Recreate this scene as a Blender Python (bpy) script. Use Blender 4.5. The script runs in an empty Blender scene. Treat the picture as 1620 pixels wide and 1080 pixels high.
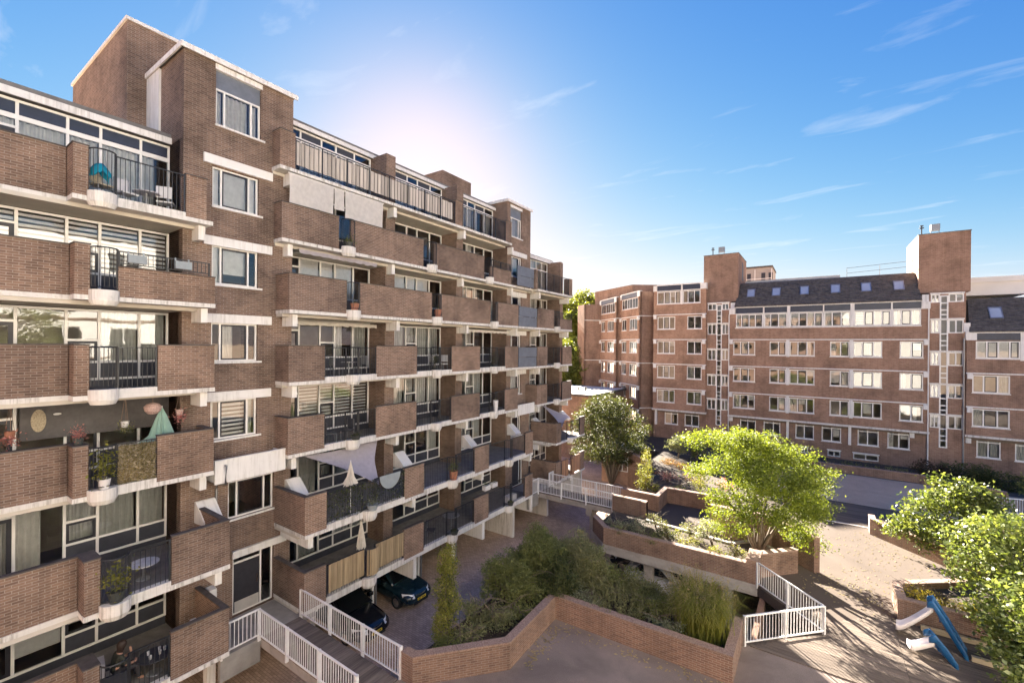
import bpy, bmesh, math, random
import numpy as np
from mathutils import Vector, Matrix

# ------------------------------------------------------------------ camera, sky, sun, exposure
scn = bpy.context.scene
COL = scn.collection
R = math.radians
cam_d = bpy.data.cameras.new('camera')
cam = bpy.data.objects.new('camera', cam_d)
COL.objects.link(cam)
cam_d.sensor_width = 36.0
cam_d.lens = 702.0 / 1620.0 * 36.0
cam_d.shift_y = 6.0 / 1620.0
cam_d.clip_start = 0.1
cam_d.clip_end = 6000
cam.matrix_world = Matrix.Translation((0, 0, 12.5)) @ Matrix.Rotation(R(34.47), 4, 'Z') @ Matrix.Rotation(R(90), 4, 'X') @ Matrix.Rotation(0.0085, 4, 'Z')
scn.camera = cam

SUN_EL, SUN_AZ = R(22.3), R(46.1)          # azimuth measured from +Y towards -X
sdir = Vector((-math.sin(SUN_AZ) * math.cos(SUN_EL), math.cos(SUN_AZ) * math.cos(SUN_EL), math.sin(SUN_EL)))
world = bpy.data.worlds.new('World')
scn.world = world
world.use_nodes = True
wn, wl = world.node_tree.nodes, world.node_tree.links
wn.clear()
SKY_STRENGTH = 0.05
w_out = wn.new('ShaderNodeOutputWorld')
w_bg = wn.new('ShaderNodeBackground')
w_sky = wn.new('ShaderNodeTexSky')
w_sky.sky_type = 'NISHITA'
w_sky.sun_disc = False
w_sky.sun_elevation = SUN_EL
w_sky.sun_rotation = -SUN_AZ
w_sky.altitude = 0
w_sky.air_density = 1.0
w_sky.dust_density = 0.16
w_sky.ozone_density = 3.0
w_bg.inputs['Strength'].default_value = SKY_STRENGTH
w_hsv = wn.new('ShaderNodeHueSaturation')
w_hsv.inputs['Saturation'].default_value = 1.0
w_hsv.inputs['Value'].default_value = 1.0
def wmath(op, a, b=None):
    n = wn.new('ShaderNodeMath'); n.operation = op
    for i, v in enumerate((a, b)):
        if v is None: continue
        if isinstance(v, (int, float)): n.inputs[i].default_value = v
        else: wl.new(v, n.inputs[i])
    return n.outputs[0]
# grade of the whole sky, channel by channel: deeper blue overhead, pale towards the horizon and the sun, soft shoulder
w_sp = wn.new('ShaderNodeSeparateColor'); wl.new(w_sky.outputs[0], w_sp.inputs[0])
w_cb = wn.new('ShaderNodeCombineColor')
SKY_GAIN, SKY_POW, SKY_KNEE = (0.142, 0.255, 0.775), (1.85, 1.20, 0.60), 2.25
for i in range(3):
    ch = wmath('MULTIPLY', wmath('POWER', w_sp.outputs[i], SKY_POW[i]), SKY_GAIN[i])
    q = wmath('POWER', wmath('ADD', wmath('POWER', wmath('DIVIDE', ch, SKY_KNEE), 3.0), 1.0), 1 / 3.0)
    wl.new(wmath('DIVIDE', ch, q), w_cb.inputs[i])
wl.new(w_cb.outputs[0], w_hsv.inputs['Color'])
# thin cirrus: stretched noise on the direction projected on a high layer
w_tc = wn.new('ShaderNodeTexCoord')
w_sep = wn.new('ShaderNodeSeparateXYZ')
wl.new(w_tc.outputs['Generated'], w_sep.inputs[0])
zz = wmath('MAXIMUM', w_sep.outputs[2], 0.02)
zz = wmath('ADD', zz, 0.06)
cx = wmath('DIVIDE', w_sep.outputs[0], zz)
cy = wmath('DIVIDE', w_sep.outputs[1], zz)
w_cmb = wn.new('ShaderNodeCombineXYZ')
wl.new(cx, w_cmb.inputs[0]); wl.new(cy, w_cmb.inputs[1])
w_map = wn.new('ShaderNodeMapping')
w_map.inputs['Rotation'].default_value = (0, 0, R(-20))
w_map.inputs['Scale'].default_value = (1.1, 3.0, 1)
wl.new(w_cmb.outputs[0], w_map.inputs['Vector'])
w_n = wn.new('ShaderNodeTexNoise')
w_n.inputs['Scale'].default_value = 1.35
w_n.inputs['Detail'].default_value = 7
w_n.inputs['Roughness'].default_value = 0.58
w_n.inputs['Distortion'].default_value = 0.55
wl.new(w_map.outputs[0], w_n.inputs['Vector'])
w_rmp = wn.new('ShaderNodeValToRGB')
w_rmp.color_ramp.elements[0].position = 0.57
w_rmp.color_ramp.elements[0].color = (0, 0, 0, 1)
w_rmp.color_ramp.elements[1].position = 0.84
w_rmp.color_ramp.elements[1].color = (0.5, 0.5, 0.5, 1)
wl.new(w_n.outputs[0], w_rmp.inputs[0])
w_cl = wn.new('ShaderNodeMixRGB')
wl.new(w_rmp.outputs[0], w_cl.inputs[0])
wl.new(w_hsv.outputs[0], w_cl.inputs[1])
w_white = wn.new('ShaderNodeMixRGB'); w_white.blend_type = 'ADD'
w_white.inputs[0].default_value = 1.0
w_bw = wn.new('ShaderNodeRGBToBW')
wl.new(w_cb.outputs[0], w_bw.inputs[0])
w_bwm = wmath('MULTIPLY', w_bw.outputs[0], 0.25)
wl.new(w_bwm, w_white.inputs[1])
w_white.inputs[2].default_value = (1.8, 1.88, 2.0, 1)
wl.new(w_white.outputs[0], w_cl.inputs[2])
wl.new(w_cl.outputs[0], w_bg.inputs['Color'])
wl.new(w_bg.outputs[0], w_out.inputs[0])

sun_d = bpy.data.lights.new('sun', 'SUN')
sun_d.energy = 5.0
sun_d.angle = R(0.5)
sun_d.color = (1.0, 0.90, 0.76)
sun = bpy.data.objects.new('sun', sun_d)
COL.objects.link(sun)
sun.rotation_euler = sdir.to_track_quat('Z', 'Y').to_euler()

scn.view_settings.view_transform = 'Standard'
scn.view_settings.look = 'None'
scn.view_settings.exposure = 3.42
scn.view_settings.gamma = 1.0
scn.view_settings.use_curve_mapping = False
scn.cycles.max_bounces = 8
scn.cycles.diffuse_bounces = 5
scn.cycles.glossy_bounces = 3
scn.cycles.transparent_max_bounces = 12
scn.cycles.transmission_bounces = 4
scn.cycles.caustics_reflective = False
scn.cycles.caustics_refractive = False

rnd = random.Random(7)
rng = np.random.default_rng(11)

# ------------------------------------------------------------------ materials
MATS = {}
class NT:
    def __init__(s, name):
        s.m = bpy.data.materials.new(name); s.m.use_nodes = True
        s.n = s.m.node_tree.nodes; s.l = s.m.node_tree.links
        s.b = s.n['Principled BSDF']; s.out = s.n['Material Output']
    def new(s, t, **kw):
        n = s.n.new(t)
        for k, v in kw.items(): setattr(n, k, v)
        return n
    def ln(s, a, b): s.l.new(a, b)
    def math(s, op, a, b=None, c=None):
        n = s.n.new('ShaderNodeMath'); n.operation = op
        for i, v in enumerate((a, b, c)):
            if v is None: continue
            if isinstance(v, (int, float)): n.inputs[i].default_value = v
            else: s.l.new(v, n.inputs[i])
        return n.outputs[0]
    def noise(s, scale, detail=4, rough=0.55, vec=None, dist=0.0):
        n = s.n.new('ShaderNodeTexNoise')
        n.inputs['Scale'].default_value = scale; n.inputs['Detail'].default_value = detail
        n.inputs['Roughness'].default_value = rough; n.inputs['Distortion'].default_value = dist
        s.l.new(vec if vec is not None else s.pos(), n.inputs['Vector'])
        return n.outputs[0]
    def pos(s):
        if not hasattr(s, '_g'): s._g = s.n.new('ShaderNodeNewGeometry')
        return s._g.outputs['Position']
    def geo(s):
        s.pos(); return s._g
    def ramp(s, fac, stops):
        n = s.n.new('ShaderNodeValToRGB')
        e = n.color_ramp.elements
        while len(e) < len(stops): e.new(0.5)
        for i, (p, c) in enumerate(stops):
            e[i].position = p; e[i].color = (c[0], c[1], c[2], 1)
        s.l.new(fac, n.inputs[0]); return n.outputs[0]
    def mix(s, fac, a, b, mode='MIX'):
        n = s.n.new('ShaderNodeMixRGB'); n.blend_type = mode
        for i, v in enumerate((fac, a, b)):
            if isinstance(v, (int, float)): n.inputs[i].default_value = v
            elif isinstance(v, tuple): n.inputs[i].default_value = (v[0], v[1], v[2], 1)
            else: s.l.new(v, n.inputs[i])
        return n.outputs[0]
    def bump(s, h, strength=0.3, dist=0.01):
        n = s.n.new('ShaderNodeBump'); n.inputs['Strength'].default_value = strength
        n.inputs['Distance'].default_value = dist
        s.l.new(h, n.inputs['Height']); s.l.new(n.outputs[0], s.b.inputs['Normal'])
    def wallvec(s):
        """(u, z) running along any upright wall, from its normal"""
        g = s.geo()
        cr = s.n.new('ShaderNodeVectorMath'); cr.operation = 'CROSS_PRODUCT'
        s.l.new(g.outputs['True Normal'], cr.inputs[0]); cr.inputs[1].default_value = (0, 0, 1)
        nm = s.n.new('ShaderNodeVectorMath'); nm.operation = 'NORMALIZE'; s.l.new(cr.outputs[0], nm.inputs[0])
        dt = s.n.new('ShaderNodeVectorMath'); dt.operation = 'DOT_PRODUCT'
        s.l.new(g.outputs['Position'], dt.inputs[0]); s.l.new(nm.outputs[0], dt.inputs[1])
        sp = s.n.new('ShaderNodeSeparateXYZ'); s.l.new(g.outputs['Position'], sp.inputs[0])
        cb = s.n.new('ShaderNodeCombineXYZ'); s.l.new(dt.outputs['Value'], cb.inputs[0]); s.l.new(sp.outputs[2], cb.inputs[1])
        return cb.outputs[0]

def m_plain(name, col, rough=0.6, var=0.12, scale=3.0, bump=0.0, metal=0.0, spec=0.5, dirt=None):
    t = NT(name)
    f = t.noise(scale, 5, 0.6)
    a = tuple(max(0, c * (1 - var)) for c in col); b = tuple(min(1, c * (1 + var)) for c in col)
    c = t.ramp(f, [(0.3, a), (0.7, b)])
    if dirt:
        g = t.noise(1.3, 8, 0.7)
        c = t.mix(t.ramp(g, [(0.52, (0, 0, 0)), (0.75, (dirt, dirt, dirt))]), c, tuple(x * 0.35 for x in col))
    t.ln(c, t.b.inputs['Base Color'])
    t.b.inputs['Roughness'].default_value = rough
    t.b.inputs['Metallic'].default_value = metal
    t.b.inputs['Specular IOR Level'].default_value = spec
    if bump: t.bump(t.noise(scale * 12, 4), bump, 0.01)
    MATS[name] = t.m; return t.m

def m_brick(name, c1, c2, mortar, weather=0.35, vec_scale=1.0):
    t = NT(name)
    v = t.wallvec()
    # small wander so that the courses are not ruler straight
    nz = t.n.new('ShaderNodeTexNoise'); nz.inputs['Scale'].default_value = 2.2; t.ln(t.pos(), nz.inputs['Vector'])
    ad = t.n.new('ShaderNodeVectorMath'); ad.operation = 'MULTIPLY_ADD'
    t.ln(nz.outputs['Color'], ad.inputs[0]); ad.inputs[1].default_value = (0.02, 0.008, 0); t.ln(v, ad.inputs[2])
    b = t.n.new('ShaderNodeTexBrick')
    b.inputs['Scale'].default_value = 1.0
    b.inputs['Brick Width'].default_value = 0.225 * vec_scale
    b.inputs['Row Height'].default_value = 0.07 * vec_scale
    b.inputs['Mortar Size'].default_value = 0.0085 * vec_scale
    b.inputs['Mortar Smooth'].default_value = 0.25
    b.inputs['Bias'].default_value = -0.1
    b.inputs['Color1'].default_value = (*c1, 1); b.inputs['Color2'].default_value = (*c2, 1); b.inputs['Mortar'].default_value = (*mortar, 1)
    t.ln(ad.outputs[0], b.inputs['Vector'])
    w = t.noise(0.55, 7, 0.65)
    wc = t.ramp(w, [(0.3, (1 - weather,) * 3), (0.55, (1, 1, 1)), (0.8, (1.0 + weather * 0.35,) * 3)])
    c = t.mix(1.0, b.outputs['Color'], wc, 'MULTIPLY')
    # vertical rain streaks
    mp = t.n.new('ShaderNodeMapping'); mp.inputs['Scale'].default_value = (2.2, 0.16, 1); t.ln(v, mp.inputs['Vector'])
    sn = t.noise(1.6, 5, 0.6, mp.outputs[0])
    c = t.mix(0.8, c, t.ramp(sn, [(0.3, (0.78, 0.77, 0.76)), (0.5, (1, 1, 1))]), 'MULTIPLY')
    hs = t.noise(30, 3, 0.6)
    c = t.mix(0.5, c, t.ramp(hs, [(0.3, (0.82, 0.8, 0.8)), (0.7, (1.15, 1.15, 1.13))]), 'MULTIPLY')
    oi = t.n.new('ShaderNodeObjectInfo')
    c = t.mix(1.0, c, t.ramp(oi.outputs['Random'], [(0, (0.86, 0.86, 0.87)), (0.5, (1.0, 0.985, 0.97)), (1, (1.12, 1.07, 1.02))]), 'MULTIPLY')
    t.ln(c, t.b.inputs['Base Color'])
    t.b.inputs['Roughness'].default_value = 0.9
    t.b.inputs['Specular IOR Level'].default_value = 0.25
    inv = t.math('SUBTRACT', 1.0, b.outputs['Fac'])
    t.bump(inv, 0.5, 0.008)
    MATS[name] = t.m; return t.m

def m_glass(name, ior=1.85, tint=(0.86, 0.9, 0.9)):
    t = NT(name)
    t.n.remove(t.b)
    tr = t.n.new('ShaderNodeBsdfTransparent'); tr.inputs[0].default_value = (*tint, 1)
    gl = t.n.new('ShaderNodeBsdfGlossy'); gl.inputs['Roughness'].default_value = 0.015
    gl.inputs['Color'].default_value = (0.95, 0.97, 1, 1)
    fr = t.n.new('ShaderNodeFresnel'); fr.inputs['IOR'].default_value = ior
    # slightly wavy panes
    nz = t.noise(1.1, 2, 0.5)
    bp = t.n.new('ShaderNodeBump'); bp.inputs['Strength'].default_value = 0.12; bp.inputs['Distance'].default_value = 0.02
    t.ln(nz, bp.inputs['Height']); t.ln(bp.outputs[0], gl.inputs['Normal'])
    mx = t.n.new('ShaderNodeMixShader')
    t.ln(fr.outputs[0], mx.inputs[0]); t.ln(tr.outputs[0], mx.inputs[1]); t.ln(gl.outputs[0], mx.inputs[2])
    t.ln(mx.outputs[0], t.out.inputs[0])
    MATS[name] = t.m; return t.m

def m_leaf(name, cols, trans=0.45, rough=0.55, spec=0.35):
    """leaf-by-leaf colour, part of the light passing through"""
    t = NT(name)
    g = t.geo()
    c = t.ramp(g.outputs['Random Per Island'], [(i / max(1, len(cols) - 1), k) for i, k in enumerate(cols)])
    cl = t.noise(0.9, 3, 0.5)
    c = t.mix(0.7, c, t.ramp(cl, [(0.3, (0.72, 0.76, 0.7)), (0.7, (1.2, 1.16, 1.05))]), 'MULTIPLY')
    t.ln(c, t.b.inputs['Base Color'])
    t.b.inputs['Roughness'].default_value = rough
    t.b.inputs['Specular IOR Level'].default_value = spec
    tl = t.n.new('ShaderNodeBsdfTranslucent')
    c2 = t.mix(1.0, c, (1.25, 1.2, 0.55), 'MULTIPLY')
    t.ln(c2, tl.inputs[0])
    mx = t.n.new('ShaderNodeMixShader'); mx.inputs[0].default_value = trans
    t.ln(t.b.outputs[0], mx.inputs[1]); t.ln(tl.outputs[0], mx.inputs[2]); t.ln(mx.outputs[0], t.out.inputs[0])
    MATS[name] = t.m; return t.m

def m_fabric(name, col, trans=0.3, rough=0.9):
    t = NT(name)
    f = t.noise(6, 4, 0.6)
    c = t.ramp(f, [(0.3, tuple(x * 0.9 for x in col)), (0.7, tuple(min(1, x * 1.06) for x in col))])
    t.ln(c, t.b.inputs['Base Color']); t.b.inputs['Roughness'].default_value = rough
    t.b.inputs['Specular IOR Level'].default_value = 0.15
    tl = t.n.new('ShaderNodeBsdfTranslucent'); t.ln(c, tl.inputs[0])
    mx = t.n.new('ShaderNodeMixShader'); mx.inputs[0].default_value = trans
    t.ln(t.b.outputs[0], mx.inputs[1]); t.ln(tl.outputs[0], mx.inputs[2]); t.ln(mx.outputs[0], t.out.inputs[0])
    MATS[name] = t.m; return t.m

def m_paving(name, base, speck, scale=45, wear=0.25, patch=0.35, rough=0.9):
    t = NT(name)
    f = t.noise(scale, 3, 0.7)
    c = t.ramp(f, [(0.35, tuple(x * (1 - speck) for x in base)), (0.65, tuple(min(1, x * (1 + speck)) for x in base))])
    g = t.noise(0.35, 8, 0.65, dist=0.6)
    c = t.mix(1.0, c, t.ramp(g, [(0.32, (1 - patch,) * 3), (0.55, (1, 1, 1)), (0.8, (1 + wear,) * 3)]), 'MULTIPLY')
    s = t.noise(2.3, 6, 0.7)
    c = t.mix(t.ramp(s, [(0.62, (0, 0, 0)), (0.8, (0.5, 0.5, 0.5))]), c, tuple(x * 0.55 for x in base))
    t.ln(c, t.b.inputs['Base Color']); t.b.inputs['Roughness'].default_value = rough
    t.b.inputs['Specular IOR Level'].default_value = 0.3
    t.bump(f, 0.25, 0.006)
    MATS[name] = t.m; return t.m

def m_cobble(name, base):
    t = NT(name)
    b = t.n.new('ShaderNodeTexBrick'); t.ln(t.pos(), b.inputs['Vector'])
    b.inputs['Scale'].default_value = 1; b.inputs['Brick Width'].default_value = 0.21; b.inputs['Row Height'].default_value = 0.105
    b.inputs['Mortar Size'].default_value = 0.006
    b.inputs['Color1'].default_value = (*base, 1); b.inputs['Color2'].default_value = (*[x * 1.35 for x in base], 1)
    b.inputs['Mortar'].default_value = (*[x * 0.5 for x in base], 1)
    g = t.noise(0.4, 7, 0.7)
    c = t.mix(1.0, b.outputs['Color'], t.ramp(g, [(0.3, (0.6,) * 3), (0.6, (1,) * 3), (0.8, (1.3,) * 3)]), 'MULTIPLY')
    t.ln(c, t.b.inputs['Base Color']); t.b.inputs['Roughness'].default_value = 0.92
    t.bump(b.outputs['Fac'], 0.3, -0.006)
    MATS[name] = t.m; return t.m

def m_wood(name, c1, c2, axis=0, rough=0.8):
    t = NT(name)
    mp = t.n.new('ShaderNodeMapping'); sc = [22, 22, 22]; sc[axis] = 1.2
    mp.inputs['Scale'].default_value = sc; t.ln(t.pos(), mp.inputs['Vector'])
    f = t.noise(1.0, 6, 0.65, mp.outputs[0], 0.4)
    c = t.ramp(f, [(0.3, c1), (0.7, c2)])
    oi = t.n.new('ShaderNodeObjectInfo')
    c = t.mix(1.0, c, t.ramp(oi.outputs['Random'], [(0, (0.72,) * 3), (1, (1.22,) * 3)]), 'MULTIPLY')
    t.ln(c, t.b.inputs['Base Color']); t.b.inputs['Roughness'].default_value = rough
    t.b.inputs['Specular IOR Level'].default_value = 0.3
    t.bump(f, 0.25, 0.004)
    MATS[name] = t.m; return t.m

m_brick('brick', (0.258, 0.172, 0.128), (0.158, 0.105, 0.080), (0.345, 0.292, 0.245), 0.5)
m_brick('brick_far', (0.365, 0.225, 0.160), (0.265, 0.160, 0.115), (0.40, 0.31, 0.245), 0.4)
m_brick('brick_wall', (0.270, 0.168, 0.122), (0.180, 0.112, 0.086), (0.33, 0.27, 0.225), 0.5)
def m_streaked(name, col, rough, grime, streak):
    t = NT(name)
    c = t.ramp(t.noise(2.2, 6, 0.6), [(0.3, tuple(x * 0.92 for x in col)), (0.7, col)])
    v = t.wallvec(); mp = t.n.new('ShaderNodeMapping'); mp.inputs['Scale'].default_value = (9, 0.5, 1); t.ln(v, mp.inputs['Vector'])
    st = t.ramp(t.noise(1.0, 5, 0.7, mp.outputs[0]), [(0.47, (0, 0, 0)), (0.68, (streak,) * 3)])
    pt = t.ramp(t.noise(0.7, 4, 0.6), [(0.36, (0, 0, 0)), (0.56, (1, 1, 1))])
    c = t.mix(t.mix(1.0, st, pt, 'MULTIPLY'), c, tuple(x * k for x, k in zip(col, (0.38, 0.36, 0.31))))
    c = t.mix(t.ramp(t.noise(5.5, 7, 0.75), [(0.58, (0, 0, 0)), (0.78, (grime,) * 3)]), c, tuple(x * k for x, k in zip(col, (0.45, 0.43, 0.38))))
    t.ln(c, t.b.inputs['Base Color']); t.b.inputs['Roughness'].default_value = rough; t.b.inputs['Specular IOR Level'].default_value = 0.35
    t.bump(t.noise(40, 4), 0.12, 0.01); MATS[name] = t.m
m_streaked('white_paint', (0.80, 0.785, 0.755), 0.6, 0.35, 0.55)
m_streaked('white_concrete', (0.72, 0.70, 0.66), 0.85, 0.7, 1.0)
m_plain('frame_white', (0.80, 0.785, 0.75), 0.4, 0.03, 4.0)
m_plain('cream_soffit', (0.56, 0.52, 0.45), 0.9, 0.08, 2.0)
m_plain('coping', (0.085, 0.072, 0.066), 0.85, 0.3, 5.0, 0.2)
m_plain('dark_frame', (0.026, 0.026, 0.034), 0.45, 0.2, 5.0)
m_plain('dark_panel', (0.045, 0.048, 0.062), 0.5, 0.2, 3.0)
m_plain('navy_panel', (0.028, 0.036, 0.062), 0.4, 0.2, 3.0)
m_plain('grey_panel', (0.145, 0.165, 0.20), 0.5, 0.12, 3.0, dirt=0.3)
m_plain('rail_black', (0.022, 0.024, 0.028), 0.45, 0.2, 8.0)
m_plain('rail_white', (0.78, 0.78, 0.77), 0.4, 0.05, 6.0, dirt=0.25)
m_plain('room', (0.42, 0.38, 0.33), 0.9, 0.2, 1.0)
m_plain('room_floor', (0.16, 0.12, 0.09), 0.6, 0.2, 1.0)
m_plain('roof_felt', (0.16, 0.155, 0.15), 0.95, 0.2, 2.0, 0.2)
m_plain('roof_pale', (0.62, 0.58, 0.52), 0.9, 0.12, 1.2, dirt=0.4)
m_plain('roof_tile', (0.115, 0.102, 0.090), 0.8, 0.45, 3.5, 0.3, dirt=0.3)
m_plain('concrete', (0.33, 0.305, 0.28), 0.9, 0.18, 2.0, 0.25, dirt=0.6)
m_plain('concrete_floor', (0.30, 0.285, 0.265), 0.9, 0.15, 2.5, 0.2, dirt=0.5)
m_plain('balcony_floor', (0.20, 0.185, 0.170), 0.9, 0.2, 3.0, 0.2, dirt=0.4)
m_plain('dark_render', (0.115, 0.108, 0.108), 0.95, 0.15, 6.0, 0.2)
m_plain('far_facade', (0.80, 0.77, 0.72), 0.8, 0.06, 0.5)
m_plain('far_grey', (0.36, 0.33, 0.30), 0.9, 0.1, 0.5)
m_glass('glass', 2.0, (0.96, 0.97, 0.97))
m_glass('glass_far', 2.0, (0.94, 0.95, 0.95))
m_fabric('curtain', (0.84, 0.83, 0.80), 0.15)
m_fabric('curtain_grey', (0.62, 0.63, 0.60), 0.15)
m_fabric('blind_white', (0.86, 0.86, 0.85), 0.1)
m_paving('asphalt_grey', (0.235, 0.190, 0.160), 0.35, 60, 0.3, 0.35)
m_paving('asphalt_sand', (0.110, 0.085, 0.068), 0.22, 60, 0.15, 0.22)
m_paving('paving_far', (0.56, 0.405, 0.285), 0.2, 30, 0.2, 0.25)
m_cobble('lane_brick', (0.47, 0.342, 0.25))
m_wood('plank_wood', (0.092, 0.071, 0.056), (0.178, 0.142, 0.115), 0)
m_wood('plank_wood_y', (0.100, 0.082, 0.072), (0.210, 0.175, 0.150), 1)
m_wood('bamboo', (0.27, 0.20, 0.115), (0.45, 0.35, 0.21), 2)
m_wood('cedar', (0.30, 0.165, 0.10), (0.46, 0.28, 0.17), 2)
m_wood('bark', (0.10, 0.080, 0.060), (0.22, 0.175, 0.13), 2)
m_wood('timber_pale', (0.46, 0.37, 0.24), (0.60, 0.50, 0.34), 0)
m_wood('terrace_board', (0.42, 0.375, 0.33), (0.58, 0.53, 0.47), 2)
m_plain('soil', (0.062, 0.046, 0.034), 1.0, 0.4, 8.0, 0.6)
m_leaf('leaf_acacia', [(0.09, 0.13, 0.018), (0.155, 0.20, 0.028), (0.235, 0.275, 0.042), (0.12, 0.165, 0.024)], 0.5)
m_leaf('leaf_bright', [(0.07, 0.105, 0.028), (0.135, 0.17, 0.046), (0.22, 0.25, 0.085), (0.09, 0.13, 0.034)], 0.45, 0.38, 0.55)
m_leaf('leaf_dark', [(0.045, 0.060, 0.024), (0.075, 0.092, 0.034), (0.125, 0.135, 0.05), (0.060, 0.076, 0.028)], 0.35)
m_leaf('leaf_mid', [(0.115, 0.140, 0.048), (0.175, 0.195, 0.068), (0.24, 0.25, 0.10)], 0.4)
m_leaf('leaf_sage', [(0.155, 0.170, 0.080), (0.215, 0.222, 0.11), (0.28, 0.275, 0.145)], 0.35)
m_leaf('leaf_yellowgreen', [(0.15, 0.17, 0.035), (0.24, 0.25, 0.055), (0.32, 0.31, 0.09)], 0.45)
m_leaf('leaf_gold', [(0.34, 0.27, 0.03), (0.46, 0.37, 0.05), (0.26, 0.26, 0.04)], 0.45)
m_leaf('leaf_rust', [(0.22, 0.11, 0.035), (0.32, 0.17, 0.05), (0.15, 0.105, 0.035)], 0.4)
m_leaf('leaf_straw', [(0.30, 0.24, 0.14), (0.40, 0.33, 0.20), (0.22, 0.18, 0.10)], 0.4)
m_leaf('leaf_silver', [(0.17, 0.20, 0.12), (0.26, 0.28, 0.19), (0.36, 0.37, 0.28)], 0.35)
m_leaf('leaf_plum', [(0.06, 0.035, 0.03), (0.09, 0.055, 0.04), (0.05, 0.06, 0.03)], 0.3)
m_leaf('leaf_far', [(0.11, 0.14, 0.03), (0.17, 0.20, 0.045), (0.23, 0.25, 0.07)], 0.4)
m_leaf('flower_pink', [(0.50, 0.16, 0.20), (0.60, 0.30, 0.30), (0.42, 0.20, 0.18)], 0.4)
m_fabric('sail_grey', (0.50, 0.47, 0.52), 0.3)
m_fabric('canvas_white', (0.80, 0.77, 0.73), 0.35)
m_fabric('parasol_cream', (0.80, 0.76, 0.68), 0.3)
m_fabric('parasol_mint', (0.40, 0.60, 0.52), 0.3)
m_fabric('towel_blue', (0.02, 0.36, 0.50), 0.2)
m_plain('car_black', (0.010, 0.010, 0.012), 0.12, 0.1, 2.0, spec=0.6)
m_plain('car_teal', (0.009, 0.024, 0.032), 0.15, 0.1, 2.0, spec=0.6)
m_plain('car_white', (0.52, 0.52, 0.53), 0.2, 0.03, 2.0)
m_plain('car_glass', (0.008, 0.009, 0.010), 0.04, 0.1, 2.0, spec=0.8)
m_plain('chrome', (0.62, 0.62, 0.63), 0.15, 0.05, 3.0, metal=1.0)
m_plain('lamp_glass', (0.65, 0.68, 0.70), 0.1, 0.1, 20.0)
m_plain('tyre', (0.016, 0.016, 0.016), 0.9, 0.2, 5.0)
m_plain('plate_yellow', (0.75, 0.52, 0.03), 0.4, 0.05, 5.0)
m_plain('plate_ink', (0.02, 0.02, 0.02), 0.5, 0.05, 5.0)
m_plain('slide_white', (0.78, 0.73, 0.72), 0.35, 0.06, 3.0, dirt=0.2)
m_plain('slide_blue', (0.009, 0.09, 0.23), 0.35, 0.15, 3.0)
m_plain('terracotta', (0.30, 0.13, 0.08), 0.85, 0.15, 6.0)
m_plain('pot_white', (0.66, 0.65, 0.64), 0.5, 0.05, 5.0)
m_plain('pot_dark', (0.045, 0.05, 0.045), 0.6, 0.2, 5.0)
m_plain('pot_grey', (0.27, 0.31, 0.33), 0.6, 0.1, 5.0)
m_plain('wicker', (0.42, 0.36, 0.26), 0.9, 0.35, 30.0, 0.6)
m_plain('wicker_pink', (0.50, 0.36, 0.32), 0.9, 0.3, 30.0, 0.6)
m_plain('rope', (0.24, 0.17, 0.13), 0.95, 0.2, 20.0)
m_plain('steel_grey', (0.30, 0.31, 0.32), 0.45, 0.1, 5.0, metal=0.6)
m_plain('steel_plate', (0.52, 0.50, 0.47), 0.5, 0.12, 3.0, metal=0.3)
m_plain('skin', (0.46, 0.26, 0.18), 0.6, 0.06, 8.0)
m_plain('hair', (0.035, 0.020, 0.013), 0.6, 0.2, 20.0)
m_plain('shirt_olive', (0.050, 0.052, 0.036), 0.9, 0.15, 10.0)
m_plain('trousers', (0.045, 0.042, 0.048), 0.9, 0.15, 10.0)
m_plain('cushion', (0.50, 0.48, 0.50), 0.95, 0.08, 8.0)
m_plain('table_marble', (0.62, 0.61, 0.60), 0.5, 0.15, 8.0)
m_plain('sign_ink', (0.10, 0.10, 0.12), 0.6, 0.1, 5.0)
M = MATS

# ------------------------------------------------------------------ helpers
WORLD = {}
def set_parent(o, p):
    o.parent = p
    o.matrix_parent_inverse = Matrix.Translation(-WORLD[p.name_full])
def link(o, loc, parent):
    o.location = loc
    COL.objects.link(o)
    WORLD[o.name_full] = Vector(loc)
    if parent is not None: set_parent(o, parent)
    return o
def thing(name, label, cat, loc=(0, 0, 0), group=None):
    o = bpy.data.objects.new(name, None)
    o.empty_display_size = 0.2
    link(o, loc, None)
    o['label'] = label; o['category'] = cat
    if group: o['group'] = group
    return o
def tag(o, label, cat, group=None):
    o['label'] = label; o['category'] = cat
    if group: o['group'] = group
    return o
def structure(o): o['kind'] = 'structure'; return o
def stuff(o): o['kind'] = 'stuff'; return o

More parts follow.
